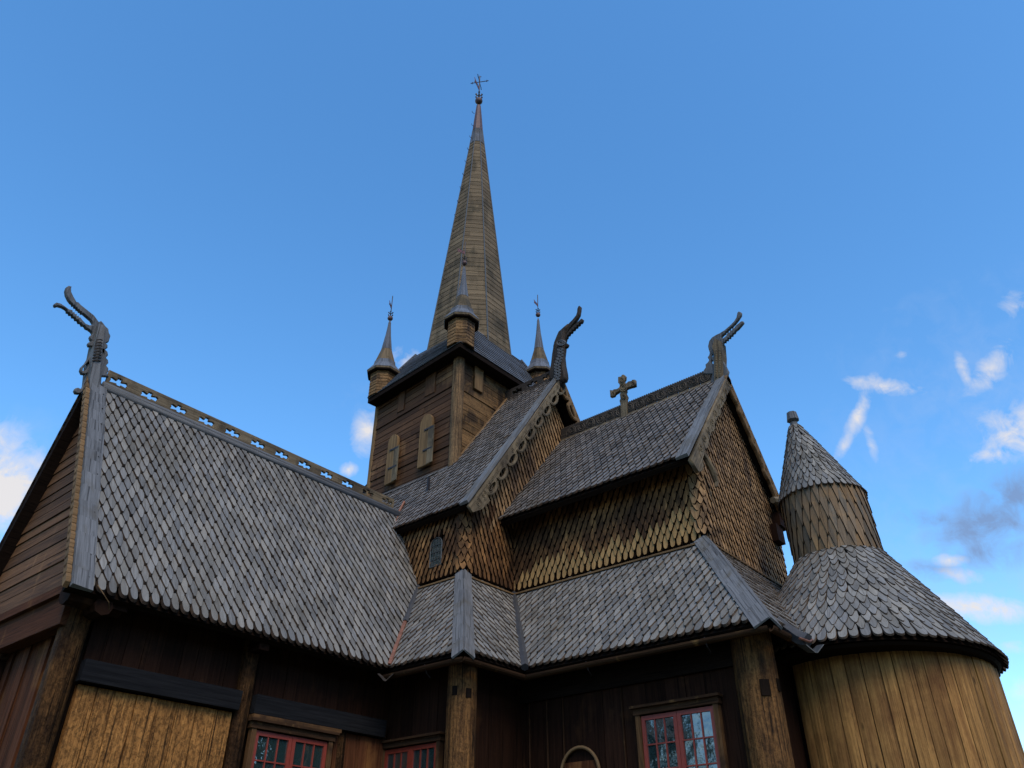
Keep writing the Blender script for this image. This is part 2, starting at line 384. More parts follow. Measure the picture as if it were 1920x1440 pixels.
# ================================================================== transept
tr = MB()
L = hypot(TYR-TY0, TZR-EZ); vd = V((0, TYR-TY0, TZR-EZ))/L
def tlim(b):
    z = EZ+vd.z*b; x1 = AX+(z-EZ)*D/(AT-EZ)+.02 if z < AT else (NXW if z < 7.95 else NE[0]+(z-NE[1])*.69)
    if AT <= z < 7.95: x1 = NXW-.02
    return (.30, x1-TX0)
field(tr, (TX0, TY0, EZ), (1, 0, 0), vd, 8.6, L-.02, .178, .2, .044, tlim, ins=.021, lift=1.15)
tro = tr.build('transept_roof', ['shingle', 'shingle_edge'], CH, label='large steep grey shingled roof of the transept')
dk = MB()
nn = V((0, -vd.z, vd.y))
x1b, x1m = AX+.05, NXW
slab(dk, [(TX0+.06, TY0+.02, EZ+.02), (AX+.1, TY0+.02, EZ+.02), (NXW, TY0+(AT-EZ)/TS, AT), (TX0+.06, TY0+(AT-EZ)/TS, AT)], nn, .12)
slab(dk, [(TX0+.06, TY0+(AT-EZ)/TS, AT), (NXW, TY0+(AT-EZ)/TS, AT), (NXW+.3, TYR, TZR), (TX0+.06, TYR, TZR)], nn, .12)
n2 = V((0, vd.z, vd.y))
slab(dk, [(TX0+.04, TYR, TZR), (13, TYR, TZR), (13, 2*TYR-TY0, EZ), (TX0+.04, 2*TYR-TY0, EZ)], n2, .12)
dk.build('roof_boarding', 'deck', tro)
# far slope edge shingles seen along the verge
fs = MB()
for i in range(26):
    b = i*.2; p = V((TX0+.02, 2*TYR-TY0-vd.y*b, EZ+vd.z*b))
    fs.box(p+V((0, 0, 0)), (.2, 0, 0), V((0, -vd.y, vd.z))*.3, n2*.05)
fs.build('verge_shingles', 'shingle_edge', tro)
# verge cover board and scalloped edge
vb = MB(); vtop = nn*.10
p0 = V((TX0+.06, TY0-.02, EZ-.04))+nn*.06; p1 = V((TX0+.06, TYR-.06, TZR-.12))+nn*.06
w0 = .33
pm = p0.lerp(p1, .56)
for qa_, qb_, dd in ((p0, pm, 0), (pm-nn*.012, p1-nn*.012, 1)): vb.warp([qa_, qa_+V((w0, 0, 0)), qa_+V((w0, 0, 0))+nn*.05, qa_+nn*.09, qb_, qb_+V((w0*.97, 0, 0)), qb_+V((w0*.97, 0, 0))+nn*.05, qb_+nn*.09], 8, .008)
for i in range(11):
    q = p0+(p1-p0)*((i+.5)/11); vb.tube([q+V((.25, 0, 0))+nn*.05, q+V((.25, 0, 0))+nn*.068], .012, 6)
vb.build('verge_board', 'grey_board', tro, label='wide grey verge board at the left end of the transept roof')
sc = MB()
for i in range(30):
    b = i*L/30; q = V((TX0-.02, TY0, EZ))+vd*b+nn*.0
    a = V((.075, 0, 0)); o = [(0, 0), (.0, .17), (.04, .21), (.09, .17), (.10, .08), (.06, .0)]
    pts = [q+vd*bb+nn*(hh) for hh, bb in [(.0, -.02), (.085, .03), (.10, .12), (.07, .22), (-.02, .2)]]
    n = len(pts); sc.grp(pts+[p+a for p in pts], [tuple(range(n)), tuple(range(n, 2*n))]+[(j, (j+1) % n, n+(j+1) % n, n+j) for j in range(n)], [[(p.x, p.z) for p in pts]]*2+[[(0, 0), (.1, 0), (.1, .1), (0, .1)]]*n)
sc.build('scalloped_edging', 'verge_brown', tro)
# ridge roll and crest
rr = MB(); rr.tube([(TX0+.3, TYR-.05, TZR+.02), (NXW+.2, TYR-.05, TZR+.02)], .085, 8)
rr.beam((TX0+.3, TYR-.14, TZR-.07), (NXW+.1, TYR-.14, TZR-.07), .03, .12, (0, -.4, 1))
rr.build('ridge_roll', 'carved_grey', tro, True)
def crosscut(cx, cy, s=1.0):
    p = [(-.20, .05), (-.16, .075), (-.11, .06), (-.06, .045), (-.045, .06), (-.05, .12), (-.02, .105), (0, .125), (.02, .105), (.05, .12), (.045, .06), (.06, .045), (.11, .06), (.16, .075), (.20, .05), (.18, .0), (.20, -.05), (.15, -.04), (.05, -.025), (.03, -.06), (-.03, -.06), (-.05, -.025), (-.15, -.04), (-.20, -.05), (-.18, 0)]
    return [(cx+a*s, cy+b*s) for a, b in p]
def spiral(c, r, t0, turns, n=14):
    return [(c[0]+r*(1-.8*i/n)*cos(t0+turns*2*pi*i/n), c[1]+r*(1-.8*i/n)*sin(t0+turns*2*pi*i/n)) for i in range(n+1)]
hl = [crosscut(5.05-TX0+.665*i, .15, .92) for i in range(12)]
plate('ridge_crest', [(.35, 0), (8.15, 0), (8.15, .32), (.35, .35)], hl, lambda a, b, d: V((TX0+a, TYR+d, TZR+.07+b)), .05, 'carved', tro, label='ridge crest board pierced with a row of crosses')

# gable
gb = MB(); gx = 4.70
z = 4.24; k = 0
while z < TZR-.2:
    h = random.uniform(.19, .26); h = min(h, TZR-.15-z)
    def yy(zz): return TY0+(zz-EZ)/TS+.10
    y0, y0b = yy(z), yy(z+h-.015); ye, yeb = 2*TYR-y0, 2*TYR-y0b
    off = random.uniform(0, .022)
    gb.hexa([(gx-off, y0, z), (gx-off, ye, z), (gx+.05, ye, z), (gx+.05, y0, z), (gx+.015-off, y0b, z+h-.012), (gx+.015-off, yeb, z+h-.012), (gx+.05, yeb, z+h-.012), (gx+.05, y0b, z+h-.012)], 0, 0)
    z += h
gbo = gb.build('gable_boarding', 'gable_log', CH, label='brown horizontal gable boarding at the left end')
quadslab('gable_backing', [(gx+.12, TY0+.15, 4.2), (gx+.12, 2*TYR-TY0-.15, 4.2), (gx+.12, TYR+.1, TZR-.1), (gx+.12, TYR-.1, TZR-.1)], (-1, 0, 0), .05, 'deck', gbo)
bm = MB()
bm.cbox(gx-.02, gx+.14, 12.75, 17.6, 4.1, 4.24); bm.cbox(gx+.06, gx+.3, 13.0, 16.6, 3.62, 4.1)
bm.build('tie_beam', 'redbrown', gbo)
# lower end wall: vertical boards with a window
ew = MB(); y = 13.12
while y < 18:
    w = random.uniform(.2, .26); o = random.choice((0, .035))
    ew.cbox(5.06-o, 5.12, y, y+w-.008, GZ, 3.66); y += w
ewo = ew.build('end_wall', 'redbrown', CH, label='red-brown vertical boards of the transept end wall')
bk = MB(); bk.cbox(5.13, 5.2, 13.0, 18, GZ, 4.3); bk.build('wall_backing', 'deck', ewo)

# windows ----------------------------------------------------------
def window(o, ua, va, na, W, H, cols, rows, label, casing=.10, sash=.075, parent=CH, leaves=2, mats=('moulding', 'red', 'glass')):
    """o: lower corner; ua across, va up, na outwards"""
    o, ua, va, na = V(o), V(ua), V(va), V(na)
    g = MB(); cs = MB(); fr = MB()
    def bx(mb, a0, a1, b0, b1, d0, d1): mb.box(o+ua*a0+va*b0+na*d0, ua*(a1-a0), va*(b1-b0), na*(d1-d0))
    lw = W/leaves
    for l in range(leaves):
        a0 = l*lw; bx(fr, a0+.004, a0+sash, 0, H, .0, .055); bx(fr, a0+lw-sash, a0+lw-.004, 0, H, .0, .055)
        bx(fr, a0+sash, a0+lw-sash, H-sash, H, .002, .053); bx(fr, a0+sash, a0+lw-sash, 0, sash, .002, .053)
        iw = lw-2*sash; ih = H-2*sash
        for c in range(1, cols): x = a0+sash+iw*c/cols; bx(fr, x-.011, x+.011, sash, H-sash, .018, .046)
        for r in range(1, rows): y = sash+ih*r/rows; bx(fr, a0+sash, a0+lw-sash, y-.011, y+.011, .021, .044)
        for c in range(cols):
            for r in range(rows):
                x0 = a0+sash+iw*c/cols; y0 = sash+ih*r/rows
                t = random.uniform(-.012, .012); t2 = random.uniform(-.012, .012)
                q = [(x0, y0, t), (x0+iw/cols, y0, t2), (x0+iw/cols, y0+ih/rows, -t), (x0, y0+ih/rows, -t2)]
                m = sum(k[2] for k in q)
                g.poly([o+ua*a+va*b+na*(.022+d*.25) for a, b, d in q], [(a, b) for a, b, d in q])
    bx(cs, -casing, -.003, -.1, H+.02, -.02, .09); cs2 = MB(); bx(cs2, W+.003, W+casing, -.1, H+.02, -.02, .09)
    li = MB(); bx(li, -casing-.03, W+casing+.03, H+.022, H+casing+.03, -.02, .11)
    bx(li, -casing-.07, W+casing+.07, H+casing+.032, H+casing+.075, -.02, .17)
    f = fr.build('window', mats[1], parent, label=label)
    cs.build('window_casing', mats[0], f); cs2.build('window_casing', mats[0], f); li.build('lintel', 'lintel', f); g.build('pane', mats[2], f)
    b = MB(); bx(b, 0, W, 0, H, -.06, -.03); b.build('window_back', 'deck', f)
    return f
window((8.45, 12.99, .9), (1, 0, 0), (0, 0, 1), (0, -1, 0), 1.58, 1.71, 3, 4, 'red framed window low in the transept wall under the large roof')
window((11.56, 12.98, .9), (0, -1, 0), (0, 0, 1), (-1, 0, 0), 1.46, 1.75, 3, 4, 'red framed window in the inner corner beside the round post', casing=.09)
window((13.33, 8.09, .75), (0, -1, 0), (0, 0, 1), (-1, 0, 0), 1.47, 2.20, 3, 5, 'red framed window reflecting sky and trees beside the thick round post')
window((5.0, 16.9, 1.7), (0, -1, 0), (0, 0, 1), (-1, 0, 0), 1.35, 1.80, 3, 4, 'red framed window at the left edge in the end wall', mats=('tar', 'red', 'glass'))

# ------------------------------------------------------------------ transept front wall
tw = MB()                                        # upper dark boards
x = 5.3
while x < 11.6:
    w = random.uniform(.26, .36)
    if x+w > 11.62: w = 11.62-x
    tw.cbox(x, x+w-.008, 13.08+random.uniform(0, .012), 13.14, 2.9, 4.75); x += w
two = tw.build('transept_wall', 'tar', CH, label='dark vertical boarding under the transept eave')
bk = MB(); bk.cbox(5.15, 11.62, 13.15, 13.25, GZ, 4.8); bk.build('wall_backing', 'deck', two)
gp = MB(); x = 5.3
while x < 7.95:
    w = random.uniform(.27, .37)
    if x+w > 7.8: w = 7.97-x
    gp.cbox(x, x+w-.014, 12.985+random.uniform(-.012, .012), 13.1, GZ, 2.83); x += w
gp.build('golden_boarding', 'gold', two, label='coarse golden vertical planks below the black board')
gp = MB(); x = 10.22
while x < 11.5:
    w = random.uniform(.22, .34)
    if x+w > 11.35: w = 11.55-x
    gp.cbox(x, x+w-.012, 12.99+random.uniform(-.01, .012), 13.07, GZ, 2.84); x += w
gp.build('lower_boarding', 'redbrown', two)
for (x0, x1) in ((5.24, 8.0), (8.30, 11.36)):
    b = MB(); b.box((x0, 12.86, 2.86), (x1-x0, 0, 0), (0, .16, 0), (0, -.03, .31)); b.build('black_board', 'black', two)
lt = MB(); lt.cbox(8.30, 10.25, 12.84, 13.0, 2.79, 2.85); lt.build('lintel_strip', 'moulding', two)
def logpost(name, x0, x1, y0, y1, z0, z1, mat, par, seg=14, label=None, taper=0.0):
    mb = MB(); cx, cy, hx, hy = (x0+x1)/2, (y0+y1)/2, (x1-x0)/2, (y1-y0)/2
    n = 12; rings = []
    for i in range(seg+1):
        z = z0+(z1-z0)*i/seg
        for k in range(n):
            a = 2*pi*k/n; c, s = cos(a), sin(a); q = (abs(c)**4+abs(s)**4)**-.25; j = random.uniform(.95, 1.03)*(1-taper*i/seg)
            rings.append((cx+hx*c*q*j, cy+hy*s*q*j, z))
    F = []; U = []
    for i in range(seg):
        for k in range(n):
            k2 = (k+1) % n; F.append((i*n+k, i*n+k2, (i+1)*n+k2, (i+1)*n+k)); h = (z1-z0)/seg
            U.append([(k*.09, i*h), ((k+1)*.09, i*h), ((k+1)*.09, (i+1)*h), (k*.09, (i+1)*h)])
    mb.grp(rings, F, U)
    return mb.build(name, mat, par, True, label=label)
logpost('corner_post', 4.84, 5.22, 12.93, 13.3, GZ, 4.0, 'dark_post', two, label='rough mottled corner post at the left')
logpost('wall_post', 8.0, 8.28, 12.92, 13.15, GZ, 4.3, 'dark_post', two)
logpost('wall_post', 10.3, 10.5, 12.95, 13.1, GZ, 2.84, 'dark_post', two)
tm = MB(); tm.cbox(4.72, 12.0, 12.8, 13.1, 4.1, 4.42); tm.tube([(4.62, 12.75, 4.02), (5.5, 12.8, 4.02)], .19, 10); tm.tube([(5.15, 12.55, 3.9), (5.15, 13.2, 3.9)], .15, 8)
tm.cbox(8.02, 8.22, 12.6, 13.1, 3.85, 4.1); tm.cbox(5.3, 5.55, 12.6, 13.1, 3.9, 4.1)
tm.build('eave_beam', 'tar', two)
wr = MB(); wr.tube([(4.9, 12.38, 4.12), (5.0, 12.3, 3.98), (5.12, 12.34, 3.9), (5.22, 12.5, 3.85)], .008, 5); wr.build('cable', 'verge_brown', two)

# ================================================================== aisle roofs
def aisle(name, O, ud, W, vdir, limf, label, sh='shingle', w=.178, e=.2):
    v = V(vdir); Ls = v.length; mb = MB()
    field(mb, O, ud, v, W, Ls-.03, w, e, .052, limf, lift=1.1, ins=.010)
    o = mb.build(name, [sh, 'brown_edge'], CH, label=label)
    return o
Lv = hypot(D, AT-EZ)
fr_ = lambda b: min(b/Lv, 1)*D
def limA(b):                       # a runs from the corner (y=AY) towards +y
    z = EZ+(AT-EZ)*b/Lv; return (fr_(b)+.02, TY0+(z-EZ)/TS-AY+.0)
rA = aisle('aisle_roof', (AX, AY, EZ), (0, 1, 0), 3.4, (D, 0, AT-EZ), limA, 'small shingled aisle roof left of the grey hip board')
rB = aisle('aisle_roof', (AX, AY, EZ), (1, 0, 0), 3.6, (0, D, AT-EZ), lambda b: (fr_(b)+.02, CX-AX+fr_(b)-.02), 'narrow shingled aisle roof right of the grey hip board')
rC = aisle('ambulatory_roof', (CX, CY, EZ), (0, 1, 0), 7.0, (D, 0, AT-EZ), lambda b: (fr_(b)+.02, AY-CY+fr_(b)-.02), 'long shingled lean-to roof along the chancel')
rD = aisle('ambulatory_roof', (CX, CY, EZ), (1, 0, 0), 7.0, (0, D, AT-EZ), lambda b: (fr_(b)+.02, 7.0), 'shingled lean-to roof below the chancel gable, seen edge-on')
def deckA(par, c, n): quadslab('roof_boarding', c, n, .1, 'deck', par)
sn = AT-EZ
deckA(rA, [(AX, AY, EZ), (AX, TY0+.1, EZ), (AX+D, TY0+sn/TS, AT), (AX+D, AY+D, AT)], (-sn, 0, D))
deckA(rB, [(AX, AY, EZ), (CX, AY, EZ), (CX+D, AY+D, AT), (AX+D, AY+D, AT)], (0, -sn, D))
deckA(rC, [(CX, CY, EZ), (CX, AY, EZ), (CX+D, AY+D, AT), (CX+D, CY+D, AT)], (-sn, 0, D))
deckA(rD, [(CX, CY, EZ), (20, CY, EZ), (20, CY+D, AT), (CX+D, CY+D, AT)], (0, -sn, D))
# top fillet boards where the roofs meet the walls
for par, a, b in ((rA, (NXW-.1, NYW, AT-.03), (NXW-.1, 13.5, AT-.03)), (rB, (NXW, NYW-.1, AT-.03), (CXW, NYW-.1, AT-.03)), (rC, (CXW-.1, CYW, AT-.02), (CXW-.1, NYW, AT-.02)), (rD, (CXW, CYW-.1, AT-.02), (19.6, CYW-.1, AT-.02))):
    m_ = MB(); m_.beam(a, b, .16, .035, (0, 0, 1) if par in (rB, rD) else (0, 0, 1)); m_.build('fillet_board', 'verge_brown', par)
# hip boards: two planks folded over the hip
def hip(par, x, y, w, label):
    d = V((D, D, AT-EZ)); p0 = V((x, y, EZ))-d.normalized()*.10; p1 = V((x, y, EZ))+d+V((0, 0, .06))
    nA = V((-sn, 0, D)).normalized(); nB = V((0, -sn, D)).normalized()
    dn = d.normalized(); tA = nA.cross(dn); tA = tA if tA.y > 0 else -tA; tB = nB.cross(dn); tB = tB if tB.x > 0 else -tB
    up = V((-1, -1, 1.4)).normalized()*.115
    mb = MB()
    c0 = p0+up; c1 = p1+up
    for t, n in ((tA, nA), (tB, nB)):
        a0 = p0+t*w+n*.055; a1 = p1+t*w*.82+n*.055
        mb.warp([c0, a0, a0+n*.045, c0+n*.03, c1, a1, a1+n*.045, c1+n*.03], 7, .005)
    o = mb.build('hip_board', 'grey_board', par, label=label); return o
hip(rA, AX, AY, .20, 'short grey hip board above the inner round post')
hip(rC, CX, CY, .235, 'long grey hip board running down to the corner eave')
# valleys
vl = MB(); vl.tube([(CX-.09, AY-.09, EZ+.06), (CX+D-.04, AY+D-.04, AT+.06)], .085, 6); vl.build('valley_strip', 'lead', rC)
q0 = V((AX+.0, TY0-.05, EZ+.02)); q1 = V((NXW, TY0+sn/TS, AT))
vl = MB(); vl.tube([q0+(q1-q0)*.5+V((-.05, -.03, .06)), q1+V((-.05, -.03, .05))], .085, 6); vl.build('valley_strip', 'lead', rA)
vl = MB(); N_ = 9; pts = [q0+(q1-q0)*(.58*i/N_)+V((-.06, -.03, .07)) for i in range(N_+1)]
vl.tube(pts, [.06 if i % 2 else .05 for i in range(N_+1)], 5); vl.build('copper_valley', 'copper', rA)
# gutters: hollowed logs
def gutter(par, a, b, r=.085):
    a, b = V(a), V(b); d = (b-a).normalized(); s = d.cross(V((0, 0, 1))); mb = MB(); n = 8; vs = []; F = []; U = []
    for p in (a, b):
        for R in (r, r*.75):
            for k in range(n+1):
                t = pi+pi*k/n; vs.append(p+s*R*cos(t)+V((0, 0, R*sin(t))))
    m = n+1; Lg = (b-a).length
    for k in range(n):
        F += [(k, k+1, 2*m+k+1, 2*m+k), (m+k, m+k+1, 3*m+k+1, 3*m+k)]
        U += [[(k*.03, 0), (k*.03+.03, 0), (k*.03+.03, Lg), (k*.03, Lg)]]*2
    for i, j in ((0, m), (n, m+n)):
        F.append((i, j, 2*m+j, 2*m+i)); U.append([(0, 0), (.03, 0), (.03, Lg), (0, Lg)])
    F.append(tuple(range(m))+tuple(range(2*m-1, m-1, -1))); U.append([(0, 0)]*(2*m))
    mb.grp(vs, F, U); return mb.build('gutter', 'lintel', par)
gz = EZ-.10
gutter(rA, (AX-.05, TY0+.05, gz), (AX-.05, AY-.1, gz)); gutter(rB, (AX-.1, AY-.05, gz), (CX-.05, AY-.05, gz))
gutter(rC, (CX-.05, AY-.05, gz), (CX-.05, CY-.05, gz)); gutter(rD, (CX-.05, CY-.06, gz), (14.5, CY-.06, gz))
br = MB()
for y in (6.3, 8.8, 11.3):
    xx = CX if y < 10 else AX
    br = MB(); br.tube([(xx-.12, y, gz+.02), (xx-.05, y, gz-.13), (xx+.05, y, gz-.2)], .012, 5); br.build('gutter_hook', 'iron', rC if y < 10 else rA)
def spout(par, p, d, mat, lab, s=1.0):
    p = V(p); d = V(d).normalized(); sd = d.cross(V((0, 0, 1))).normalized(); dn = V((0, 0, -1)); mb = MB()
    a = [p-sd*.16*s, p+dn*.13*s, p+sd*.16*s]; e = p+d*.42*s+dn*.12*s
    b = [e-sd*.14*s+V((0, 0, .02)), e+dn*.12*s, e+sd*.14*s+V((0, 0, .02))]
    for i in (0, 1):
        t = (sd if i else -sd)*.018
        mb.hexa([a[i], a[i+1], a[i+1]+t, a[i]+t, b[i], b[i+1], b[i+1]+t, b[i]+t], 0, 2)
    return mb.build('spout', mat, par, label=lab)
spout(rA, (AX-.02, TY0-.02, EZ-.06), (-.75, -.66, 0), 'carved_dark', 'small dark spout below the copper valley')
SP = P(1514, 1210, 'y', 4.85)
spout(rD, SP, (-.95, -.72, 0), 'zinc', 'folded grey metal spout beside the round apse', .95)
fl = MB(); q = SP+V((.02, .10, .07)); fl.tube([q+V((.1, .5, .55)), q+V((0, .0, .06)), q+V((-.02, -.12, 0))], [.10, .13, .13], 6); fl.build('valley_strip', 'lead', rD)
cp = MB(); cp.tube([q+V((-.2, -.05, .02)), q+V((-.05, -.16, -.03)), q+V((.12, -.15, .04)), q+V((.2, -.05, .12))], .022, 5); cp.build('copper_valley', 'copper', rD)

# aisle walls
aw = MB()
def planks(mb, axis, c, a0, a1, z0, z1, wmin, wmax, th=.06, jit=.015, gap=.01):
    a = a0
    while a < a1-.02:
        w = min(random.uniform(wmin, wmax), a1-a); j = random.uniform(0, jit)
        if axis == 'x': mb.cbox(c-j, c+th, a, a+w-gap, z0, z1)
        else: mb.cbox(a, a+w-gap, c-j, c+th, z0, z1)
        a += w
planks(aw, 'x', 11.6, 11.0, 13.08, GZ, 4.8, .28, .4)
planks(aw, 'y', 10.98, 11.6, 13.5, GZ, 4.8, .3, .42)
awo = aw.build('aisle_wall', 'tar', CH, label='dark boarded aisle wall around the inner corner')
bk = MB(); bk.cbox(11.5, 11.9, 13.09, 13.4, GZ, 4.6); bk.cbox(11.68, 11.75, 11.06, 13.09, GZ, 4.7); bk.cbox(11.7, 13.6, 11.06, 11.12, GZ, 4.7); bk.build('wall_backing', 'deck', awo)
cw = MB(); planks(cw, 'x', 13.38, 5.8, 11.0, GZ, 3.55, .34, .5)
planks(cw, 'y', 5.86, 13.5, 15.6, GZ, 4.7, .34, .5)
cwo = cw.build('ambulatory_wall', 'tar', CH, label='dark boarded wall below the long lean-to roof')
up = MB(); up.cbox(13.30, 13.5, 5.8, 11.0, 3.55, 4.8); up.cbox(13.0, 13.3, 5.7, 11, 4.0, 4.12); up.build('wall_plate', 'deck', cwo)
bk = MB(); bk.cbox(13.46, 13.55, 5.9, 11.0, GZ, 4.7); bk.cbox(13.5, 15.6, 5.94, 6.0, GZ, 4.7); bk.build('wall_backing', 'deck', cwo)
bt = MB()
for y in (8.52, 9.9, 10.3, 10.75): bt.cbox(13.335, 13.36, y, y+.014, GZ, 3.55)
bt.build('batten', 'lintel', cwo)
# arched hatch
ar = MB(); cy_, r_ = 9.53, .44; zc = 2.12
pts = [(13.31, cy_+r_*cos(t), zc+r_*1.05*sin(t)) for t in [pi*i/16 for i in range(17)]]
pts = [(13.31, cy_+r_, GZ)]+pts+[(13.31, cy_-r_, GZ)]
ar.tube(pts, .034, 6); aro = ar.build('arch_moulding', 'verge_brown', CH, True, label='round arched door moulding low in the dark wall')
ap = MB(); planks(ap, 'x', 13.335, cy_-.38, cy_+.38, GZ, zc+.22, .12, .2, .02, .008); ap.build('door_board', 'redbrown', aro)
# round posts
def roundpost(x, y, r, z1, label):
    mb = MB(); n = 40; seg = 20; amp = [1-.05*random.random()**2 for _ in range(n)]; vs = []
    for i in range(seg+1):
        z = GZ+(z1-GZ)*i/seg
        for k in range(n):
            a = 2*pi*k/n; amp[k] = min(1.01, max(.93, amp[k]+random.uniform(-.008, .008))); vs.append((x+r*amp[k]*cos(a), y+r*amp[k]*sin(a), z))
    F = []; U = []; h = (z1-GZ)/seg
    for i in range(seg):
        for k in range(n):
            k2 = (k+1) % n; F.append((i*n+k, i*n+k2, (i+1)*n+k2, (i+1)*n+k)); w = 2*pi*r/n
            U.append([(k*w, i*h), ((k+1)*w, i*h), ((k+1)*w, (i+1)*h), (k*w, (i+1)*h)])
    mb.grp(vs, F, U); return mb.build('round_post', 'post', CH, True, label=label)
pA = roundpost(11.5, 10.92, .285, 4.25, 'round weathered post under the short hip board')
pB = roundpost(13.42, 5.82, .36, 4.3, 'thick round weathered post under the long hip board')
def mortise_shade(par, x, y, r, ang, z, w=.11, h=.17):  # near-black block whose colour stands for the shade inside a hole
    a = rd(ang); c = V((x+(r-.035)*cos(a), y+(r-.035)*sin(a), z)); t = V((-sin(a), cos(a), 0)); n = V((cos(a), sin(a), 0)); mb = MB()
    mb.box(c-t*w/2, t*w, n*.042, (0, 0, h)); mb.build('mortise_shade', 'deck', par)
mortise_shade(pA, 11.5, 10.92, .285, 250, 3.32); mortise_shade(pA, 11.5, 10.92, .285, 195, 3.36)
mortise_shade(pB, 13.42, 5.82, .36, 222, 2.95, .16, .26); mortise_shade(pB, 13.42, 5.82, .36, 272, 3.05, .1, .2)

# ================================================================== nave
def shwall(name, O, ud, vdir, W, H, lim, mats, label, w=.17, e=.175, mifn=None, skip=None, par=CH, th=.058, wave=0.0, ins=.024):
    mb = MB(); field(mb, O, ud, vdir, W, H, w, e, th, lim, TIPW, mifn=mifn, skip=skip, wave=wave, lift=1.1, jit=1.1, ins=ins)
    return mb.build(name, mats, par, label=label)
nroofz = lambda x: NE[1]+(x-NE[0])*(NR[1]-NE[1])/(NR[0]-NE[0])
# side wall facing -x
ay0, ay1, az0 = 12.81, 13.16, 6.82
wn = shwall('nave_wall', (NXW, NYW, AT+.05), (0, 1, 0), (0, 0, 1), 2.9, 1.95, lambda b: (0, TY0+(AT+b-EZ)/TS-NYW+.05), ['wall_shingle', 'wall_shingle', 'wall_edge'], 'brown shingled nave wall with a tiny arched window', mifn=lambda a, b: 0, w=.15,
            skip=lambda a, b: .60 < a < 1.05 and .26 < b < .93)
quadslab('wall_backing', [(NXW, NYW, 6.0), (NXW, 15.2, 6.0), (NXW, 15.2, 8.5), (NXW, NYW, 8.5)], (-1, 0, 0), .1, 'wall_edge', wn)
# tiny arched window
aw_ = MB(); g_ = MB(); cyy = (ay0+ay1)/2; hw = .19
arc = [(cyy+hw*cos(t), 7.33+hw*1.0*sin(t)) for t in [pi*i/10 for i in range(11)]]
arc = [(cyy+hw, 6.80)]+arc+[(cyy-hw, 6.80)]
g_.poly([(NXW-.09, y, z) for y, z in arc])
aw_.tube([(NXW-.10, y, z) for y, z in arc]+[(NXW-.10, cyy+hw, 6.80)], .014, 5)
for k in (-1, 0, 1): aw_.tube([(NXW-.10, cyy+k*.095, 6.80), (NXW-.10, cyy+k*.095, 7.33+.16*(1-abs(k)*.2))], .006, 4)
for z_ in (6.97, 7.15, 7.33): aw_.tube([(NXW-.10, cyy-hw, z_), (NXW-.10, cyy+hw, z_)], .006, 4)
awn = aw_.build('arched_window', 'zinc', CH, label='tiny arched leaded window in the brown shingled wall'); g_.build('pane', 'glass', awn)
# gable wall facing -y
def limN(b):
    z = AT+.05+b; return (0 if z < 8.3 else (z-NE[1])/(NR[1]-NE[1])*(NR[0]-NE[0])+NE[0]-NXW+.12, 2*NR[0]-NXW-NXW-(0 if z < 8.3 else (z-NE[1])*.69))
ng = shwall('nave_gable', (NXW, NYW, AT+.05), (1, 0, 0), (0, 0, 1), 7.0, 6.9, limN, ['wall_shingle', 'gable_shingle', 'wall_edge'], 'shingled gable of the nave above the chancel roof',
            mifn=lambda a, b: 0 if b+random.uniform(-.5, .5) < 1.6 else 1, w=.155)
mbk = MB(); mbk.grp([(NXW, NYW+.02, 6.0), (NXW, NYW+.02, nroofz(NXW)-.05), (NR[0], NYW+.02, NR[1]-.1), (2*NR[0]-NXW, NYW+.02, nroofz(NXW)-.05), (2*NR[0]-NXW, NYW+.02, 6.0)], [(0, 1, 2, 3, 4)], [[(0, 0)]*5]); mbk.build('wall_backing', 'wall_edge', ng)
ns = V((NR[0]-NE[0], 0, NR[1]-NE[1])); nL = ns.length; nsn = ns/nL; nnrm = V((-nsn.z, 0, nsn.x))
mb = MB()
def limR(b):            # a from verge towards +y
    z = NE[1]+nsn.z*b; x = NE[0]+nsn.x*b
    hi = (TY0+(z-EZ)/TS-NYV) if z < TZR+.05 else 7.5
    if x > 14.02: hi = min(hi, 13.92-NYV)
    return (.2, hi)
field(mb, (NE[0], NYV, NE[1]), (0, 1, 0), ns, 7.5, nL, .165, .2, .046, limR, ins=.012, lift=1.15)
nro = mb.build('nave_roof', ['upper_shingle', 'shingle_edge'], CH, label='steep grey shingled nave roof below the tower')
quadslab('roof_boarding', [(NE[0], NYV+.02, NE[1]), (NE[0], 14.6, NE[1]), (NR[0], 14.6, NR[1]), (NR[0], NYV+.02, NR[1])], nnrm, .12, 'deck', nro)
quadslab('roof_boarding', [(NE[0]+.5, 14.6, NE[1]+.72), (NE[0]+.5, 19, NE[1]+.72), (NR[0], 19, NR[1]), (NR[0], 14.6, NR[1])], nnrm, .12, 'deck', nro)
quadslab('roof_boarding', [(NR[0], NYV+.02, NR[1]), (NR[0], 19, NR[1]), (2*NR[0]-NE[0], 19, NE[1]), (2*NR[0]-NE[0], NYV+.02, NE[1])], (nsn.z, 0, nsn.x), .12, 'deck', nro)
def verge(par, E_, R_, yv, w, t0=-.02, label=None, mat='grey_board', rx=None):
    s_ = V((R_[0]-E_[0], 0, R_[1]-E_[1])); l = s_.length; s_ /= l; n = V((-s_.z, 0, s_.x)); mb = MB()
    a = V((E_[0], yv-.03, E_[1]))-s_*.08+n*.05; b = V((R_[0], yv-.03, R_[1]))+n*.05-s_*.05
    mb.warp([a, a+V((0, w, 0)), a+V((0, w, 0))+n*.06, a+n*.085, b, b+V((0, w*.8, 0)), b+V((0, w*.8, 0))+n*.06, b+n*.085], 9, .009)
    return mb.build('verge_board', mat, par, label=label)
verge(nro, NE, NR, NYV, .27, label='blue-grey verge board of the nave roof')
verge(nro, (2*NR[0]-NE[0], NE[1]), NR, NYV, .27)
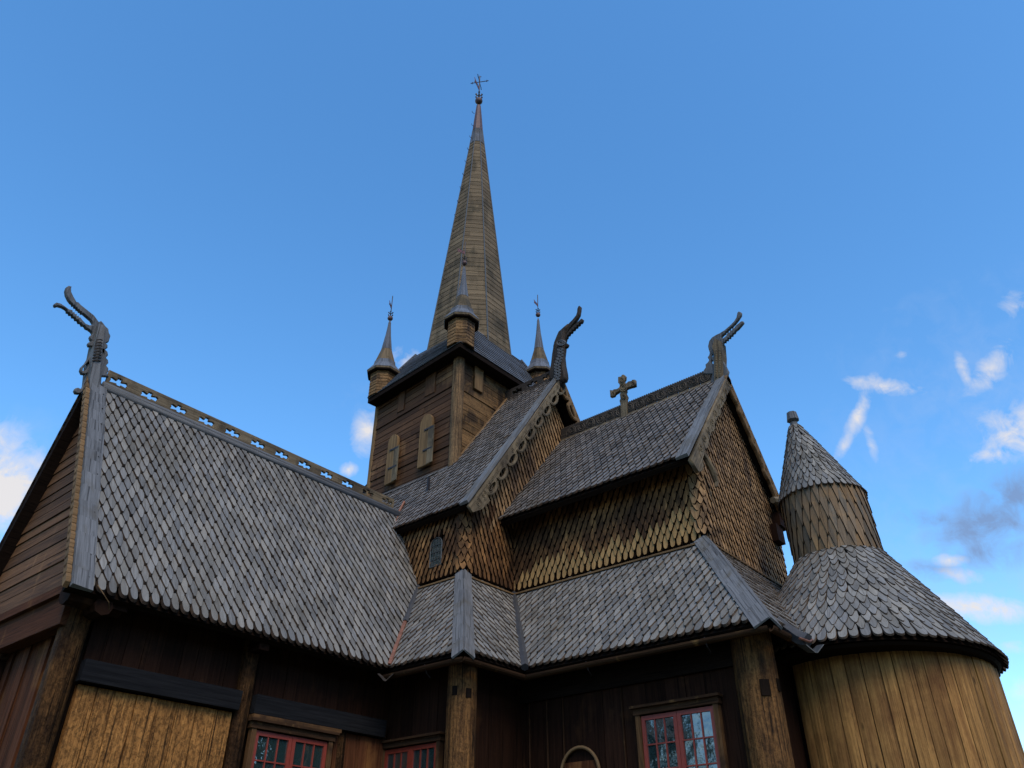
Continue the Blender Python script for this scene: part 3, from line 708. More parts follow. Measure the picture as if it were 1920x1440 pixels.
# crest of the nave, pierced with crosses
plate('ridge_crest', [(0, 0), (2.35, 0), (2.35, .38), (0, .38)], [crosscut(.42+.62*i, .17, 1.05) for i in range(3)], lambda a, b, d: V((NR[0]+d, NYV+.05+a, NR[1]+.03+b)), .06, 'carved_dark', nro, label='dark crest board with cross cut-outs leading to the tower')
rr = MB(); rr.tube([(NR[0]-.03, NYV+.1, NR[1]+.0), (NR[0]-.03, 13.9, NR[1]+.0)], .06, 8); rr.build('ridge_roll', 'carved_dark', nro, True)
# carved bargeboards: scalloped tracery
def scallop(name, R_, dirx, s_, length, yv, n, par, mat, label, top=.0, depth=.20, t=.06):
    d = V((dirx*s_.x, 0, -s_.z)); q = V((-dirx*s_.z, 0, -s_.x)) # q points inwards/down, perpendicular to slope
    out = [(top, .0)]; step = (length-.9-top)/n; holes = []
    up = [(top, 0), (length, 0), (length+.02, .20), (length-.35, .36), (length-.75, .40)]
    low = []
    for i in range(n-1, -1, -1):
        a0 = top+.12+i*step
        for k in range(9):
            tt = pi*k/8; low.append((a0+step/2+step*.47*cos(tt), .19+depth*sin(tt)**.8))
        holes.append([(a0+step/2+step*.30*cos(2*pi*k/12)+.0, .20+.10*depth/.2*sin(2*pi*k/12)*(1 if k < 7 else .45)+.02) for k in range(12)])
    outer = up+low+[(top, .16)]
    fn = lambda a, b, z: V((R_[0], yv, R_[1]))+d*a+q*b+V((0, z, 0))
    o = plate(name, outer, holes, fn, t, mat, par, .008, label)
    rl = MB()
    for i in range(n):
        a0 = top+.12+i*step
        rl.tube([fn(a0+step/2+step*.40*cos(pi*k/8), .19+depth*.84*sin(pi*k/8)**.8, -t/2-.008) for k in range(9)], .013, 4)
        for sgn in (0, 1):
            rl.tube([fn(p[0], p[1], -t/2-.008) for p in spiral((a0+step*(.2+.55*sgn), .09), .07, pi*sgn, 1.3, 12)], .012, 4)
    for k in range(3):
        rl.tube([fn(p[0], p[1], -t/2-.008) for p in spiral((length-.35-.34*k, .17), .13, .5, 2.1, 22)], .014, 4)
    rl.build('carving', mat, o)
    return o
scallop('bargeboard', (NR[0], NR[1]+.05), -1, nsn, nL+.22, NYV-.03, 9, CH, 'carved', 'scalloped carved bargeboard on the near nave verge')
scallop('bargeboard', (NR[0], NR[1]+.05), 1, nsn, nL+.22, NYV-.03, 9, CH, 'verge_brown', 'brown scalloped bargeboard on the far nave verge')

# ================================================================== chancel
CEr = (18.75, 8.55)
cs_ = V((CR[0]-CE[0], 0, CR[1]-CE[1])); cL = cs_.length; csn = cs_/cL
mb = MB(); field(mb, (CE[0], CYV, CE[1]), (0, 1, 0), cs_, 5.45, cL, .178, .2, .048, lambda b: (.2, 5.45), ins=.012, lift=1.15)
cro = mb.build('chancel_roof', ['upper_shingle', 'shingle_edge'], CH, label='grey shingled chancel roof carrying the ridge cross')
quadslab('roof_boarding', [(CE[0], CYV+.02, CE[1]), (CE[0], 12.15, CE[1]), (CR[0], 12.15, CR[1]), (CR[0], CYV+.02, CR[1])], (-csn.z, 0, csn.x), .12, 'deck', cro)
rs = V((CEr[0]-CR[0], 0, CEr[1]-CR[1])); rL = rs.length; rsn = V((CR[0]-CEr[0], 0, CR[1]-CEr[1]))/rL
quadslab('roof_boarding', [(CR[0], CYV+.02, CR[1]), (CR[0], 12.15, CR[1]), (CEr[0], 12.15, CEr[1]), (CEr[0], CYV+.02, CEr[1])], (-rs.z, 0, rs.x), .12, 'deck', cro)
verge(cro, CE, CR, CYV, .30, label='blue-grey verge board of the chancel roof')
vv = MB(); a = V((CEr[0]+.1, CYV-.03, CEr[1]-.1)); b = V((CR[0], CYV-.03, CR[1]+.08)); n_ = V((-rs.z, 0, rs.x)).normalized()
vv.hexa([a, a+V((0, .3, 0)), a+V((0, .3, 0))+n_*.1, a+n_*.1, b, b+V((0, .3, 0)), b+V((0, .3, 0))+n_*.1, b+n_*.1], 0, 2); vv.build('verge_board', 'verge_brown', cro)
# side wall
cwl = shwall('chancel_wall', (CXW, CYW, AT+.03), (0, 1, 0), (0, 0, 1), NYW-CYW, 2.4, lambda b: (0, NYW-CYW), ['wall_shingle', 'new_shingle', 'wall_edge'], 'shingled chancel wall with pale new shingles along its foot',
             mifn=lambda a, b: 1 if (b+.25*sin(a*1.1)+random.uniform(-.1, .1) < .80-.17*a) or b < .1 and a < 4.1 else 0, w=.17, e=.175)
quadslab('wall_backing', [(CXW, CYW, 6.0), (CXW, NYW, 6.0), (CXW, NYW, 8.9), (CXW, CYW, 8.9)], (-1, 0, 0), .1, 'wall_edge', cwl)
CXR = 18.66
def limC(b):
    z = AT+b; lo = 0 if z < 8.6 else (z-8.75)/csn.z*csn.x
    hi = CXR-CXW if z < 8.6 else CXR-CXW-(z-8.55)*(-rs.x/rs.z)
    return (max(0, lo), hi)
cg = shwall('chancel_gable', (CXW, CYW, AT), (1, 0, 0), (0, 0, 1), CXR-CXW, 5.0, limC, ['gable_shingle', 'gable_shingle', 'wall_edge'], 'tall narrow-shingled chancel gable facing the turret', mifn=lambda a, b: 0, w=.15, e=.17, wave=.05, ins=.019, th=.05)
mbk = MB(); zz = CE[1]+(CXW-CE[0])*csn.z/csn.x-.06
mbk.hexa([(CXW, CYW+.02, 5.5), (CXR, CYW+.02, 5.5), (CXR, CYW+.1, 5.5), (CXW, CYW+.1, 5.5), (CXW, CYW+.02, zz), (CXR, CYW+.02, 8.5), (CXR, CYW+.1, 8.5), (CXW, CYW+.1, zz)])
mbk.grp([(CXW, CYW+.02, zz), (CXR, CYW+.02, 8.5), (CR[0], CYW+.02, CR[1]-.12)], [(0, 1, 2)], [[(0, 0)]*3])
mbk.cbox(CXR-.1, CXR, CYW+.1, NYW, 5.5, 8.6)
mbk.build('wall_backing', 'wall_edge', cg)
cpn = logpost('corner_board', CXW-.06, CXW+.2, CYW-.05, CYW+.2, AT-.2, 8.9, 'wall_edge', cg)
# scale shingles wrapping both corners
def cornersh(x, y, z0, z1, mat, par, w=.23, e=.19):
    mb = MB(); z = z0; k = 0
    while z < z1:
        for i in range(3):
            ang = pi+(i-.5 if k % 2 else i-1)*.0; a = [-.17, 0, .17][i]+(.085 if k % 2 else 0)
            t = a/.17*rd(40)+rd(225); r = .16
            c = V((x+.06+r*cos(t), y+.06+r*sin(t), z)); td = V((-sin(t), cos(t), 0)); n = V((cos(t), sin(t), 0))
            shingle(mb, lambda aa, bb, h: c+td*aa+V((0, 0, bb))+n*h, w, e, .028, TIPL, None, body=1.8, lift=1.5, jit=2)
        z += e*.9; k += 1
    return mb.build('corner_shingles', [mat, 'wall_edge'], par)
cornersh(CXW, CYW, AT+.15, 8.45, 'gable_shingle', cwl); cornersh(NXW, NYW, AT+.1, 7.8, 'wall_shingle', wn)
# crest with running spirals, cross
CL0, CL1 = CYV+.35, NYW-.1
tri = []
npt = 14
for i in range(npt):
    c = .2+i*(CL1-CL0-.3)/npt+.18; tri.append([(c-.035, .075), (c+.035, .075), (c, .135)])
plate('ridge_crest', [(0, 0), (CL1-CL0, 0), (CL1-CL0, .42), (0, .42)], tri, lambda a, b, d: V((CR[0]+d, CL0+a, CR[1]+.04+b)), .06, 'carved_dark', cro, label='crest board carved with running spirals')
rl = MB()
for i in range(npt):
    c = .2+i*(CL1-CL0-.3)/npt
    rl.tube([(CR[0]-.043, CL0+p[0], CR[1]+.04+p[1]) for p in spiral((c, .235), .15, (0 if i % 2 else pi), 2.2, 26)], .017, 4)
    rl.tube([(CR[0]-.043, CL0+c+.12+.1*cos(t), CR[1]+.23+.12*sin(t)) for t in [pi*k/6-.5 for k in range(7)]], .013, 4)
nb = int((CL1-CL0)/.07)
for i in range(nb): rl.tube([(CR[0]-.03, CL0+.035+i*.07, CR[1]+.46), (CR[0]+.03, CL0+.035+i*.07, CR[1]+.46)], .032, 6)
rl.build('carving', 'relief', cro)
rb = MB(); rb.box((CR[0]-.08, CL0-.2, CR[1]-.10), (.03, 0, .0), (0, CL1-CL0+.2, 0), (.03, 0, .2)); rb.box((CR[0]-.16, CL0-.2, CR[1]-.18), (.03, 0, 0), (0, CL1-CL0+.2, 0), (.06, 0, .1))
rb.build('ridge_board', 'carved', cro)
def px_plate(name, ax, c, pts, S, O, holes=(), thick=.12, mat='carved', par=CH, label=None, bev=.015):
    """outline given on photo pixels (crop origin O, zoom S), sawn from a board standing in the plane ax = c"""
    oth = {'x': 'y', 'y': 'x'}[ax]; oi = 'xyz'.index(oth); ai = 'xyz'.index(ax)
    def cv(L_):
        r = []
        for u, v in L_:
            p = P(O[0]+u/S, O[1]+v/S, ax, c); r.append((p[oi], p[2]))
        return r
    def fn(a, b, d):
        q = [0, 0, b]; q[oi] = a; q[ai] = c+d; return V(q)
    return plate(name, cv(pts), [cv(h) for h in holes], fn, thick, mat, par, bev, label, ops='v')
# ridge cross
cross = [(722, 672), (745, 668), (750, 656), (765, 654), (775, 662), (773, 690), (765, 700), (770, 726), (778, 724), (800, 705), (822, 702), (828, 693), (848, 692), (851, 738), (832, 746), (812, 750), (790, 758), (780, 764), (782, 780), (776, 790), (790, 820), (784, 840), (790, 862), (792, 972), (770, 985), (742, 978), (738, 870), (733, 850), (740, 835), (734, 800), (742, 790), (735, 775), (715, 790), (698, 800), (690, 815), (664, 823), (660, 770), (680, 772), (690, 765), (712, 762), (728, 752), (735, 740), (732, 725), (722, 715)]
cro_ = px_plate('ridge_cross', 'x', CR[0]-.02, cross, 4, (980, 540), thick=.09, mat='carved', label='carved wooden cross standing on the chancel ridge', par=CH)
rl = MB()
def cpx(u, v, dx=-.1): p = P(980+u/4, 540+v/4, 'x', CR[0]+dx); return p
for ring in (.5, .9):
    rl.tube([cpx(755+30*ring*cos(t), 745+32*ring*sin(t)) for t in [2*pi*k/14 for k in range(15)]], .014, 4)
for (u, v, du, dv) in ((748, 690, 16, 14), (830, 718, 14, 16), (680, 795, 13, 16), (758, 815, 16, 14)):
    for ring in (.45, .95): rl.tube([cpx(u+du*ring*cos(t), v+dv*ring*sin(t)) for t in [2*pi*k/10 for k in range(11)]], .013, 4)
rl.build('carving', 'carved', cro_)
# chancel bargeboards
def barge(E_, R_, yv, par, mat, label, n=22, w0=.24, amp=.075, sgn=-1):
    s_ = V((E_[0]-R_[0], 0, E_[1]-R_[1])); l = s_.length; s_ /= l; q = V((s_.z, 0, -s_.x)) if sgn < 0 else V((-s_.z, 0, s_.x))
    if q.z > 0: q = -q
    top = [(0, 0), (l+.12, 0)]; low = []
    for i in range(n*3+1):
        t = 1-i/(n*3); a = t*(l-.02)
        low.append((a, w0*(.75+.35*t)+amp*abs(sin(a*4.1+.6*sin(a*7)))+(.10 if t > .93 else 0)))
    fn = lambda a, b, z: V((R_[0], yv, R_[1]))+s_*a+q*b+V((0, z, 0))
    o = plate('bargeboard', top+[(l+.10, .36)]+low, [], fn, .07, mat, par, .01, label)
    rl = MB()
    for i in range(9):
        c = .35+i*(l-.5)/9
        rl.tube([fn(p[0], p[1], -.045) for p in spiral((c, .13), .10, i*1.3, 1.6*(1 if i % 2 else -1), 18)], .014, 4)
        rl.tube([fn(c+.1+.02*k, .05+.035*k+.03*sin(k), -.045) for k in range(7)], .013, 4)
    rl.build('carving', mat, o); return o
barge((CE[0]-.02, CE[1]-.02), (CR[0], CR[1]+.1), CYV-.035, CH, 'carved', 'carved bargeboard on the near chancel verge')
barge((CEr[0]+.05, CEr[1]-.05), (CR[0], CR[1]+.1), CYV-.035, CH, 'verge_brown', 'carved brown bargeboard on the far chancel verge', sgn=1)
sw = MB()
q = V((14.62, CYV-.02, 8.35))
sw.tube([q+V((-.25, 0, .12)), q, q+V((.18, -.02, -.22)), q+V((.30, -.02, -.48)), q+V((.24, -.02, -.62))], [.05, .07, .08, .06, .03], 8); sw.build('bracket_scroll', 'carved', cro)
pe = MB(); pe.cbox(18.3, 18.75, CYV-.05, CYV+.3, 8.0, 8.35); pe.cbox(18.1, 18.5, CYV, CYV+.35, 7.55, 8.0); pe.build('purlin_end', 'tar', cro)
pe = MB(); pe.tube([(18.0, CYV-.08, 8.55), (18.2, CYV-.1, 8.6), (18.45, CYV-.1, 8.5), (18.6, CYV-.08, 8.25)], [.08, .12, .12, .09], 8); pe.build('beast_head', 'carved', cro)

# ================================================================== dragon heads
d1 = [(735, 500), (700, 452), (650, 412), (600, 372), (582, 352), (568, 350), (545, 310), (528, 275), (527, 245), (532, 236), (510, 228), (494, 238), (485, 265), (490, 298), (508, 335), (526, 358), (535, 362), (540, 378), (552, 376), (556, 392), (568, 392), (572, 408), (584, 408), (590, 422), (602, 424), (606, 438), (618, 436), (645, 460), (675, 485), (690, 508), (688, 525),
      (664, 524), (636, 512), (612, 486), (594, 462), (586, 470), (584, 452), (570, 456), (570, 438), (556, 442), (552, 424), (540, 428), (538, 412), (510, 404), (480, 382), (450, 362), (418, 354), (402, 364), (404, 380), (416, 386), (430, 380), (460, 388), (486, 402), (496, 412), (498, 428), (512, 430), (518, 446), (534, 446), (540, 464), (556, 466), (562, 484), (578, 486), (586, 506), (602, 508), (610, 526), (628, 528), (640, 548), (660, 556), (680, 572), (690, 590),
      (676, 598), (668, 612), (674, 634), (692, 644), (662, 650), (654, 664), (662, 682), (692, 682), (694, 700), (672, 750), (640, 800), (604, 836), (596, 862), (608, 888), (634, 893), (652, 880), (640, 920), (616, 985), (600, 1002), (580, 992), (560, 996), (552, 1014), (562, 1034), (588, 1038), (612, 1024),
      (640, 990), (750, 990), (756, 905), (810, 908), (796, 886), (806, 868), (806, 846), (790, 826), (806, 808), (804, 786), (788, 768), (804, 750), (800, 724), (780, 704), (800, 694), (800, 672), (782, 656), (808, 650), (822, 604), (810, 580), (806, 552), (784, 532), (770, 512), (752, 492)]
h1 = [[(652, 790), (634, 820), (616, 848), (614, 866), (630, 868), (646, 848), (656, 820)], [(764, 706), (770, 708), (768, 740), (762, 736)]]
dr = px_plate('dragon_head', 'y', TYR-.02, d1, 4, (0, 480), h1, .07, 'carved_grey', CH, 'grey open-jawed dragon head on the left transept gable')
np_ = MB()
def p1_(u, v, y): return P(u/4, 480+v/4, 'y', y)
c = [p1_(670, 990, TYR-.22), p1_(742, 990, TYR-.22), p1_(756, 785, TYR-.18), p1_(790, 525, TYR-.14), p1_(742, 505, TYR-.14), p1_(690, 780, TYR-.18)]
def pris(mb, c, d, mi=0):
    n = len(c); d = V(d); mb.grp(c+[p+d for p in c], [tuple(range(n)), tuple(range(n, 2*n))]+[(j, (j+1) % n, n+(j+1) % n, n+j) for j in range(n)], [[(p.x+p.y, p.z) for p in c]]*2+[[(c[j].x, c[j].z), (c[(j+1) % n].x, c[(j+1) % n].z), (c[(j+1) % n].x+.1, c[(j+1) % n].z), (c[j].x+.1, c[j].z)] for j in range(n)], [mi]*(n+2))
pris(np_, c[:3]+[c[5]], (0, .34, 0)); pris(np_, [c[5], c[2], c[3], c[4]], (0, .28, 0))
np_.build('neck', 'grey_board', dr)
rg = MB()
for i in range(8):
    t = i/7; u0 = 692+32*t; u1 = 756+12*t; v = 785-155*t; a = p1_(u0, v, TYR-.19); b = p1_(u1, v+2, TYR-.19)
    rg.tube([a, (a+b)/2+V((0, -.02, .01)), b], .014, 5)
rg.build('neck_ring', 'carved_dark', dr)
# nave dragon (plane x)
def c12(L_): return [((1000+u/12-980)*4, (540+v/12-540)*4) for u, v in L_]
jaw = c12([(440, 1440), (480, 1330), (500, 1250), (560, 1100), (600, 1010), (700, 920), (800, 830), (900, 730), (980, 630), (1003, 560), (1008, 485), (1030, 430), (1055, 412), (1075, 432), (1066, 520), (1050, 620), (1000, 712), (920, 812), (845, 900), (785, 990), (742, 1070), (720, 1110),
           (760, 1062), (800, 1000), (860, 922), (940, 840), (1020, 775), (1100, 702), (1128, 718), (1108, 782), (1075, 806), (1060, 800), (1050, 840), (1020, 860), (1005, 856), (995, 895), (965, 912), (950, 906), (938, 950), (908, 966), (895, 960), (880, 1010), (848, 1026), (838, 1020), (822, 1066), (795, 1084), (784, 1078), (776, 1130), (752, 1148), (745, 1190), (730, 1230), (760, 1252), (795, 1270), (790, 1300), (768, 1340), (735, 1356), (712, 1350), (705, 1440)])
body = [(318, 470), (312, 520), (318, 580), (330, 640), (333, 672), (325, 700), (302, 712), (294, 752), (272, 750), (258, 700), (215, 700), (214, 640), (224, 570), (232, 500), (240, 455)]
jaw = jaw[1:-1]
i0, i1 = 4, len(jaw)-5
d2 = px_plate('dragon_head', 'x', NR[0]-.02, jaw+body, 4, (980, 540), [], .09, 'carved_dark', CH, 'dark carved dragon head on the nave gable beside the spire', bev=.012)
nk2 = px_plate('neck', 'x', NR[0]-.06, jaw[:6]+[((1000+u/12-980)*4, (540+v/12-540)*4) for u, v in [(760, 930), (740, 1010), (715, 1150), (725, 1250)]]+body, 4, (980, 540), [], .15, 'carved_dark', d2, bev=.05)
rl = MB()
def p2_(u, v, dx): return P(980+u/4, 540+v/4, 'x', NR[0]+dx-.06)
for i in range(11):
    v = 460+22*i; u = 283-3.2*i+6*sin(i*.9)
    for s in (-1, 1):
        rl.tube([p2_(u+s*(6+15*cos(t)), v+11*sin(t), -.21) for t in [pi*k/6-.3 for k in range(8)]], .020, 5)
    rl.tube([p2_(u+18*cos(t), v+9*sin(t), -.215) for t in [2*pi*k/9 for k in range(10)]], .016, 5)
rl.tube([p2_(290+30*cos(t), 412+18*sin(t), -.20) for t in [2*pi*k/12 for k in range(13)]], .03, 5)
rl.tube([p2_(290+14*cos(t), 412+9*sin(t), -.21) for t in [2*pi*k/12 for k in range(13)]], .02, 5)
rl.build('carving', 'carved_grey', d2)
# chancel dragon
d3 = [(1625, 180), (1615, 190), (1608, 225), (1590, 255), (1560, 285), (1520, 320), (1480, 345), (1455, 356), (1425, 375), (1405, 400), (1395, 440), (1400, 465), (1408, 488), (1404, 508), (1392, 525), (1404, 545), (1394, 562), (1376, 578), (1378, 600), (1362, 622), (1358, 648), (1430, 648), (1410, 720), (1400, 800), (1450, 800), (1475, 720), (1500, 720),
      (1510, 745), (1540, 770), (1562, 745), (1545, 715), (1538, 665), (1548, 630), (1528, 590), (1506, 545), (1498, 500), (1506, 490), (1498, 470), (1506, 458), (1496, 440), (1508, 425), (1512, 410), (1524, 412), (1528, 396), (1542, 396), (1544, 380), (1560, 380), (1562, 364), (1576, 362), (1580, 346), (1594, 342), (1600, 326), (1620, 312), (1640, 288), (1660, 265), (1658, 254), (1644, 254), (1604, 286), (1590, 306), (1578, 306), (1574, 322), (1560, 322), (1556, 338), (1542, 340), (1530, 364), (1508, 382), (1492, 380), (1498, 366), (1512, 352), (1524, 346), (1526, 334), (1540, 330), (1544, 318), (1556, 314), (1560, 302), (1574, 298), (1580, 288), (1598, 270), (1622, 240), (1642, 208), (1643, 188)]
d3o = px_plate('dragon_head', 'x', CR[0]-.02, d3, 4, (980, 540), [[(1424, 498), (1434, 506), (1432, 525), (1420, 510)], [(1422, 545), (1434, 552), (1436, 575), (1418, 560)]], .07, 'carved_grey', CH, 'pale grey dragon head on the chancel gable at the right')
nk = MB()
def p3_(u, v, dx): return P(980+u/4, 540+v/4, 'x', CR[0]+dx)
pris(nk, [p3_(1436, 700, -.17), p3_(1490, 690, -.17), p3_(1494, 500, -.15), p3_(1486, 400, -.12), p3_(1440, 380, -.12), p3_(1420, 440, -.15), p3_(1438, 500, -.15)], (.28, 0, 0))
nk.build('neck', 'carved', d3o)
rl = MB()
for uu in (1452, 1480):
    rl = MB(); rl.tube([p3_(uu, 460+9*i, -.185) for i in range(24)], [.024 if i % 2 else .012 for i in range(24)], 6); rl.build('carving', 'carved', d3o)

# ================================================================== tower
TXA, TXB, TYA, TYB = 14.02, 18.0, 13.92, 17.6
def tlerp(f, z, hi):      # eave tilt of the old timber: boards drop towards the back left at the top
    return z
tw_ = MB()
def horiz(mb, face, z0, z1, zb, drop):
    z = z0
    while z < z1-.03:
        h = min(random.uniform(.16, .24), z1-z); j = random.uniform(0, .03)
        f0, f1 = max(0, (z-zb)/(z1-zb)), max(0, (z+h-zb)/(z1-zb))
        if face == 'x':
            segs = [TYA+.16, random.uniform(TYA+1, TYB-1), TYB]
            for a, b in zip(segs[:-1], segs[1:]):
                g = lambda y, f: -drop*f*(y-TYA)/(TYB-TYA)
                jj = j+random.uniform(0, .01)
                mb.hexa([(TXA-jj, a, z+g(a, f0)), (TXA-jj, b-.008, z+g(b, f0)), (TXA+.06, b-.008, z+g(b, f0)), (TXA+.06, a, z+g(a, f0)),
                         (TXA-jj+.01, a, z+h-.014+g(a, f1)), (TXA-jj+.01, b-.008, z+h-.014+g(b, f1)), (TXA+.06, b-.008, z+h-.014+g(b, f1)), (TXA+.06, a, z+h-.014+g(a, f1))], 0, 1 if False else 0)
        else:
            mb.cbox(TXA+.16, TXB, TYA-j, TYA+.06, z, z+h-.014, 0, 0)
        z += h
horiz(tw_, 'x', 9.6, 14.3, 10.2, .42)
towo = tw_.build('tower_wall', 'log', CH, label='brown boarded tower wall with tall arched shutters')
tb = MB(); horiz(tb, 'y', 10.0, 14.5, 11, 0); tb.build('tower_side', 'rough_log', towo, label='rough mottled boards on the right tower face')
bk = MB(); bk.cbox(TXA+.07, TXB-.02, TYA+.07, TYB, 8.9, 14.35); bk.build('tower_core', 'deck', towo)
logpost('corner_post', TXA-.12, TXA+.22, TYA-.12, TYA+.2, 10.1, 14.2, 'tower_post', towo, label='thick split corner post of the tower')
logpost('corner_post', TXA-.05, TXA+.15, TYB-.1, TYB+.08, 9.6, 14.0, 'verge_brown', towo)
bs = MB(); bs.box((TXA-.08, TYA-.05, 10.0), (.06, 0, 0), (0, 3.7, 0), (0, 0, .22)); bs.build('base_board', 'verge_brown', towo)
# copper/timber edging where nave roof meets the tower
ed = MB(); pts = [V((x, TYA-.07, nroofz(x)+.10)) for x in (TXA-.02, 14.6, 15.3, NR[0])]; ed.tube(pts, .055, 6); ed.build('flashing_board', 'verge_brown', nro)
ed = MB(); a = V((NE[0]+.02, TY0+(NE[1]-EZ)/TS-.02, NE[1]+.08)); b = V((NE[0]+.42, TYR-.02, TZR+.1)); ed.tube([a, b, b+V((.25, .1, .42))], .035, 5); ed.build('copper_valley', 'copper', nro)
ho = MB(); q = V((13.25, 14.1, nroofz(13.25)+.1)); ho.beam(q, q+V((0, 0, .42)), .05, .07, (1, 0, 0)); ho.build('roof_hook', 'iron', nro)
# arched shutters
def shutter(y0, w, z0, z1, mat='pale'):
    r = w/2; pts = [(y0, z0), (y0+w, z0)]+[(y0+r+r*cos(t), z1-r*1.2+r*1.2*sin(t)) for t in [pi*k/10 for k in range(11)]]
    o = plate('arched_shutter', pts, [], lambda a, b, d: V((TXA-.10+d, a, b)), .09, mat, CH, .008, ops='v')
    ir = MB()
    for zz_ in (z0+.5, z1-.55): ir = MB(); ir.beam((TXA-.16, y0-.08, zz_), (TXA-.16, y0+.30, zz_), .03, .05); ir.build('hinge', 'iron', o)
    b2 = MB(); b2.cbox(TXA-.17, TXA-.145, y0-.12, y0+w*.22, z0+.02, z1-.5); b2.build('shutter_leaf', 'carved', o); return o
a1 = P(783, 880, 'x', TXA-.1); a2 = P(815, 862, 'x', TXA-.1); a3 = P(808, 778, 'x', TXA-.1)
shutter(a2.y+.16, (a1.y-a2.y)*.74, a1.z, a3.z+.05)
b1 = P(720, 912, 'x', TXA-.1); b2_ = P(745, 899, 'x', TXA-.1); b3 = P(747, 815, 'x', TXA-.1)
shutter(b2_.y+.1, (b1.y-b2_.y)*.74, b1.z, b3.z+.05)
# closed hatches higher up
for (u0, v0, u1, v1) in ((801, 680, 815, 735), (750, 720, 757, 768)):
    pa = P(u0, v0, 'x', TXA-.04); pb = P(u1, v1, 'x', TXA-.04); b = MB(); y0, y1 = sorted((pa.y, pb.y)); z0, z1 = sorted((pa.z, pb.z))
    b.cbox(TXA-.055, TXA, y0, max(y1, y0+.3), z0, z1); b.build('hatch', 'log', towo)
pa = P(888, 728, 'y', TYA-.06); pb = P(905, 690, 'y', TYA-.06)
pts = [(pa.x, pa.z), (pb.x, pa.z), (pb.x, pb.z-.12)]+[((pa.x+pb.x)/2+(pb.x-pa.x)/2*cos(t), pb.z-.12+.15*sin(t)) for t in [pi*k/8 for k in range(1, 8)]]+[(pa.x, pb.z-.12)]
plate('arched_shutter', pts, [], lambda a, b, d: V((a, TYA-.07+d, b)), .06, 'pale', towo, .006, ops='v')
# tower skirt roof
EC = V((13.6, 13.5, 14.25)); EL = V((13.6, 17.6, 13.9)); ER = V((18.4, 13.5, 14.35)); EB = V((18.4, 17.6, 14.2))
SX, SY, SZ = 16.2, 15.62, 16.05
hs = 1.30
IC, IL, IR, IB = V((SX-hs, SY-hs, SZ)), V((SX-hs, SY+hs, SZ)), V((SX+hs, SY-hs, SZ)), V((SX+hs, SY+hs, SZ))
sk = MB()
def strips(mb, a0, a1, b0, b1, n, th=.03, mi=0):
    """boards laid across the slope a (bottom edge) to b (top edge), lapped"""
    nrm = (a1-a0).cross(b0-a0).normalized()
    if nrm.z < 0: nrm = -nrm
    for i in range(n):
        f0, f1 = i/n, min(1, (i+1.25)/n); p0 = a0.lerp(b0, f0); p1 = a1.lerp(b1, f0); q0 = a0.lerp(b0, f1); q1 = a1.lerp(b1, f1)
        m = random.uniform(.25, .75); o = random.uniform(0, .006)
        for s0, s1 in ((0, m), (m+.004, 1)):
            c = [p0.lerp(p1, s0)+nrm*(th+o), p0.lerp(p1, s1)+nrm*(th+o), q0.lerp(q1, s1)+nrm*.002, q0.lerp(q1, s0)+nrm*.002]
            lo = [c[0]-nrm*(th*.8), c[1]-nrm*(th*.8), c[2]-nrm*.01, c[3]-nrm*.01]
            mb.hexa(lo+c, mi, 0)
for a0, a1, b0, b1 in ((EC, EL, IC, IL), (EC, ER, IC, IR), (ER, EB, IR, IB), (EL, EB, IL, IB)): strips(sk, a0, a1, b0, b1, 13)
sko = sk.build('tower_roof', 'spire_grey', CH, label='grey boarded skirt roof between tower and spire')
so = MB(); dz = V((0, 0, -.16))
so.hexa([EC+dz, ER+dz, EB+dz, EL+dz, EC-V((0, 0, .02)), ER-V((0, 0, .02)), EB-V((0, 0, .02)), EL-V((0, 0, .02))], 0, 0)
so.hexa([EC, ER, EB, EL, IC-V((0, 0, .05)), IR-V((0, 0, .05)), IB-V((0, 0, .05)), IL-V((0, 0, .05))], 0, 0)
so.build('soffit', 'deck', sko)
hb = MB()
for a, b in ((ER, IR), (EL, IL)):
    hb = MB(); hb.tube([a+V((0, 0, .04)), b+V((0, 0, .04))], .04, 6); hb.build('hip_batten', 'spire_grey', sko)
lm = MB(); q = P(888, 667, 'y', TYA-.15); lm.tube([q, q+V((-.02, -.10, -.05))], [.06, .085], 10); lmo = lm.build('floodlight', 'iron', CH)
lm = MB(); lm.tube([q+V((-.02, -.10, -.05)), q+V((-.022, -.107, -.053))], .045, 10); lm.build('lens', 'whiteglass', lmo)

# ------------------------------------------------------------------ spire
SR = 1.53; z0, zt = SZ-.25, Zat(SX, SY, 246); zc2 = Zat(SX, SY, 199)
sp = MB(); rt_ = .10
def oc(r, z, k, c=(SX, SY)): a = rd(22.5+45*k); return V((c[0]+r*cos(a), c[1]+r*sin(a), z))
def rad(z): return SR+(rt_+.10-SR)*(z-z0)/(zt-z0)
nb = 52
for k in range(8):
    i = 0
    while i < nb:
        f0 = z0+(zt-z0)*i/nb; f1 = z0+(zt-z0)*min(nb, i+1.3)/nb
        c = [oc(rad(f0)+.018, f0, k), oc(rad(f0)+.018, f0, k+1), oc(rad(f1)+.002, f1, k+1), oc(rad(f1)+.002, f1, k)]
        m = random.uniform(.2, .8)
        if random.random() < .35 and i < 30:
            e1, e2 = c[0].lerp(c[1], m), c[3].lerp(c[2], m)
            for cc in ([c[0], e1, e2, c[3]], [e1, c[1], c[2], e2]): _q = [p.copy() for p in cc]; ax_ = V((SX, SY, f0)); inn = [(p+(V((SX, SY, p.z))-p).normalized()*.02) for p in _q]; sp.hexa(inn+_q, 0, 0)
        else:
            inn = [(p+(V((SX, SY, p.z))-p).normalized()*.02) for p in c]; sp.hexa(inn+c, 0, 0)
        i += 1
spo = sp.build('spire', 'spire', CH, label='tall slim octagonal spire of khaki clapboard')
ba = MB()
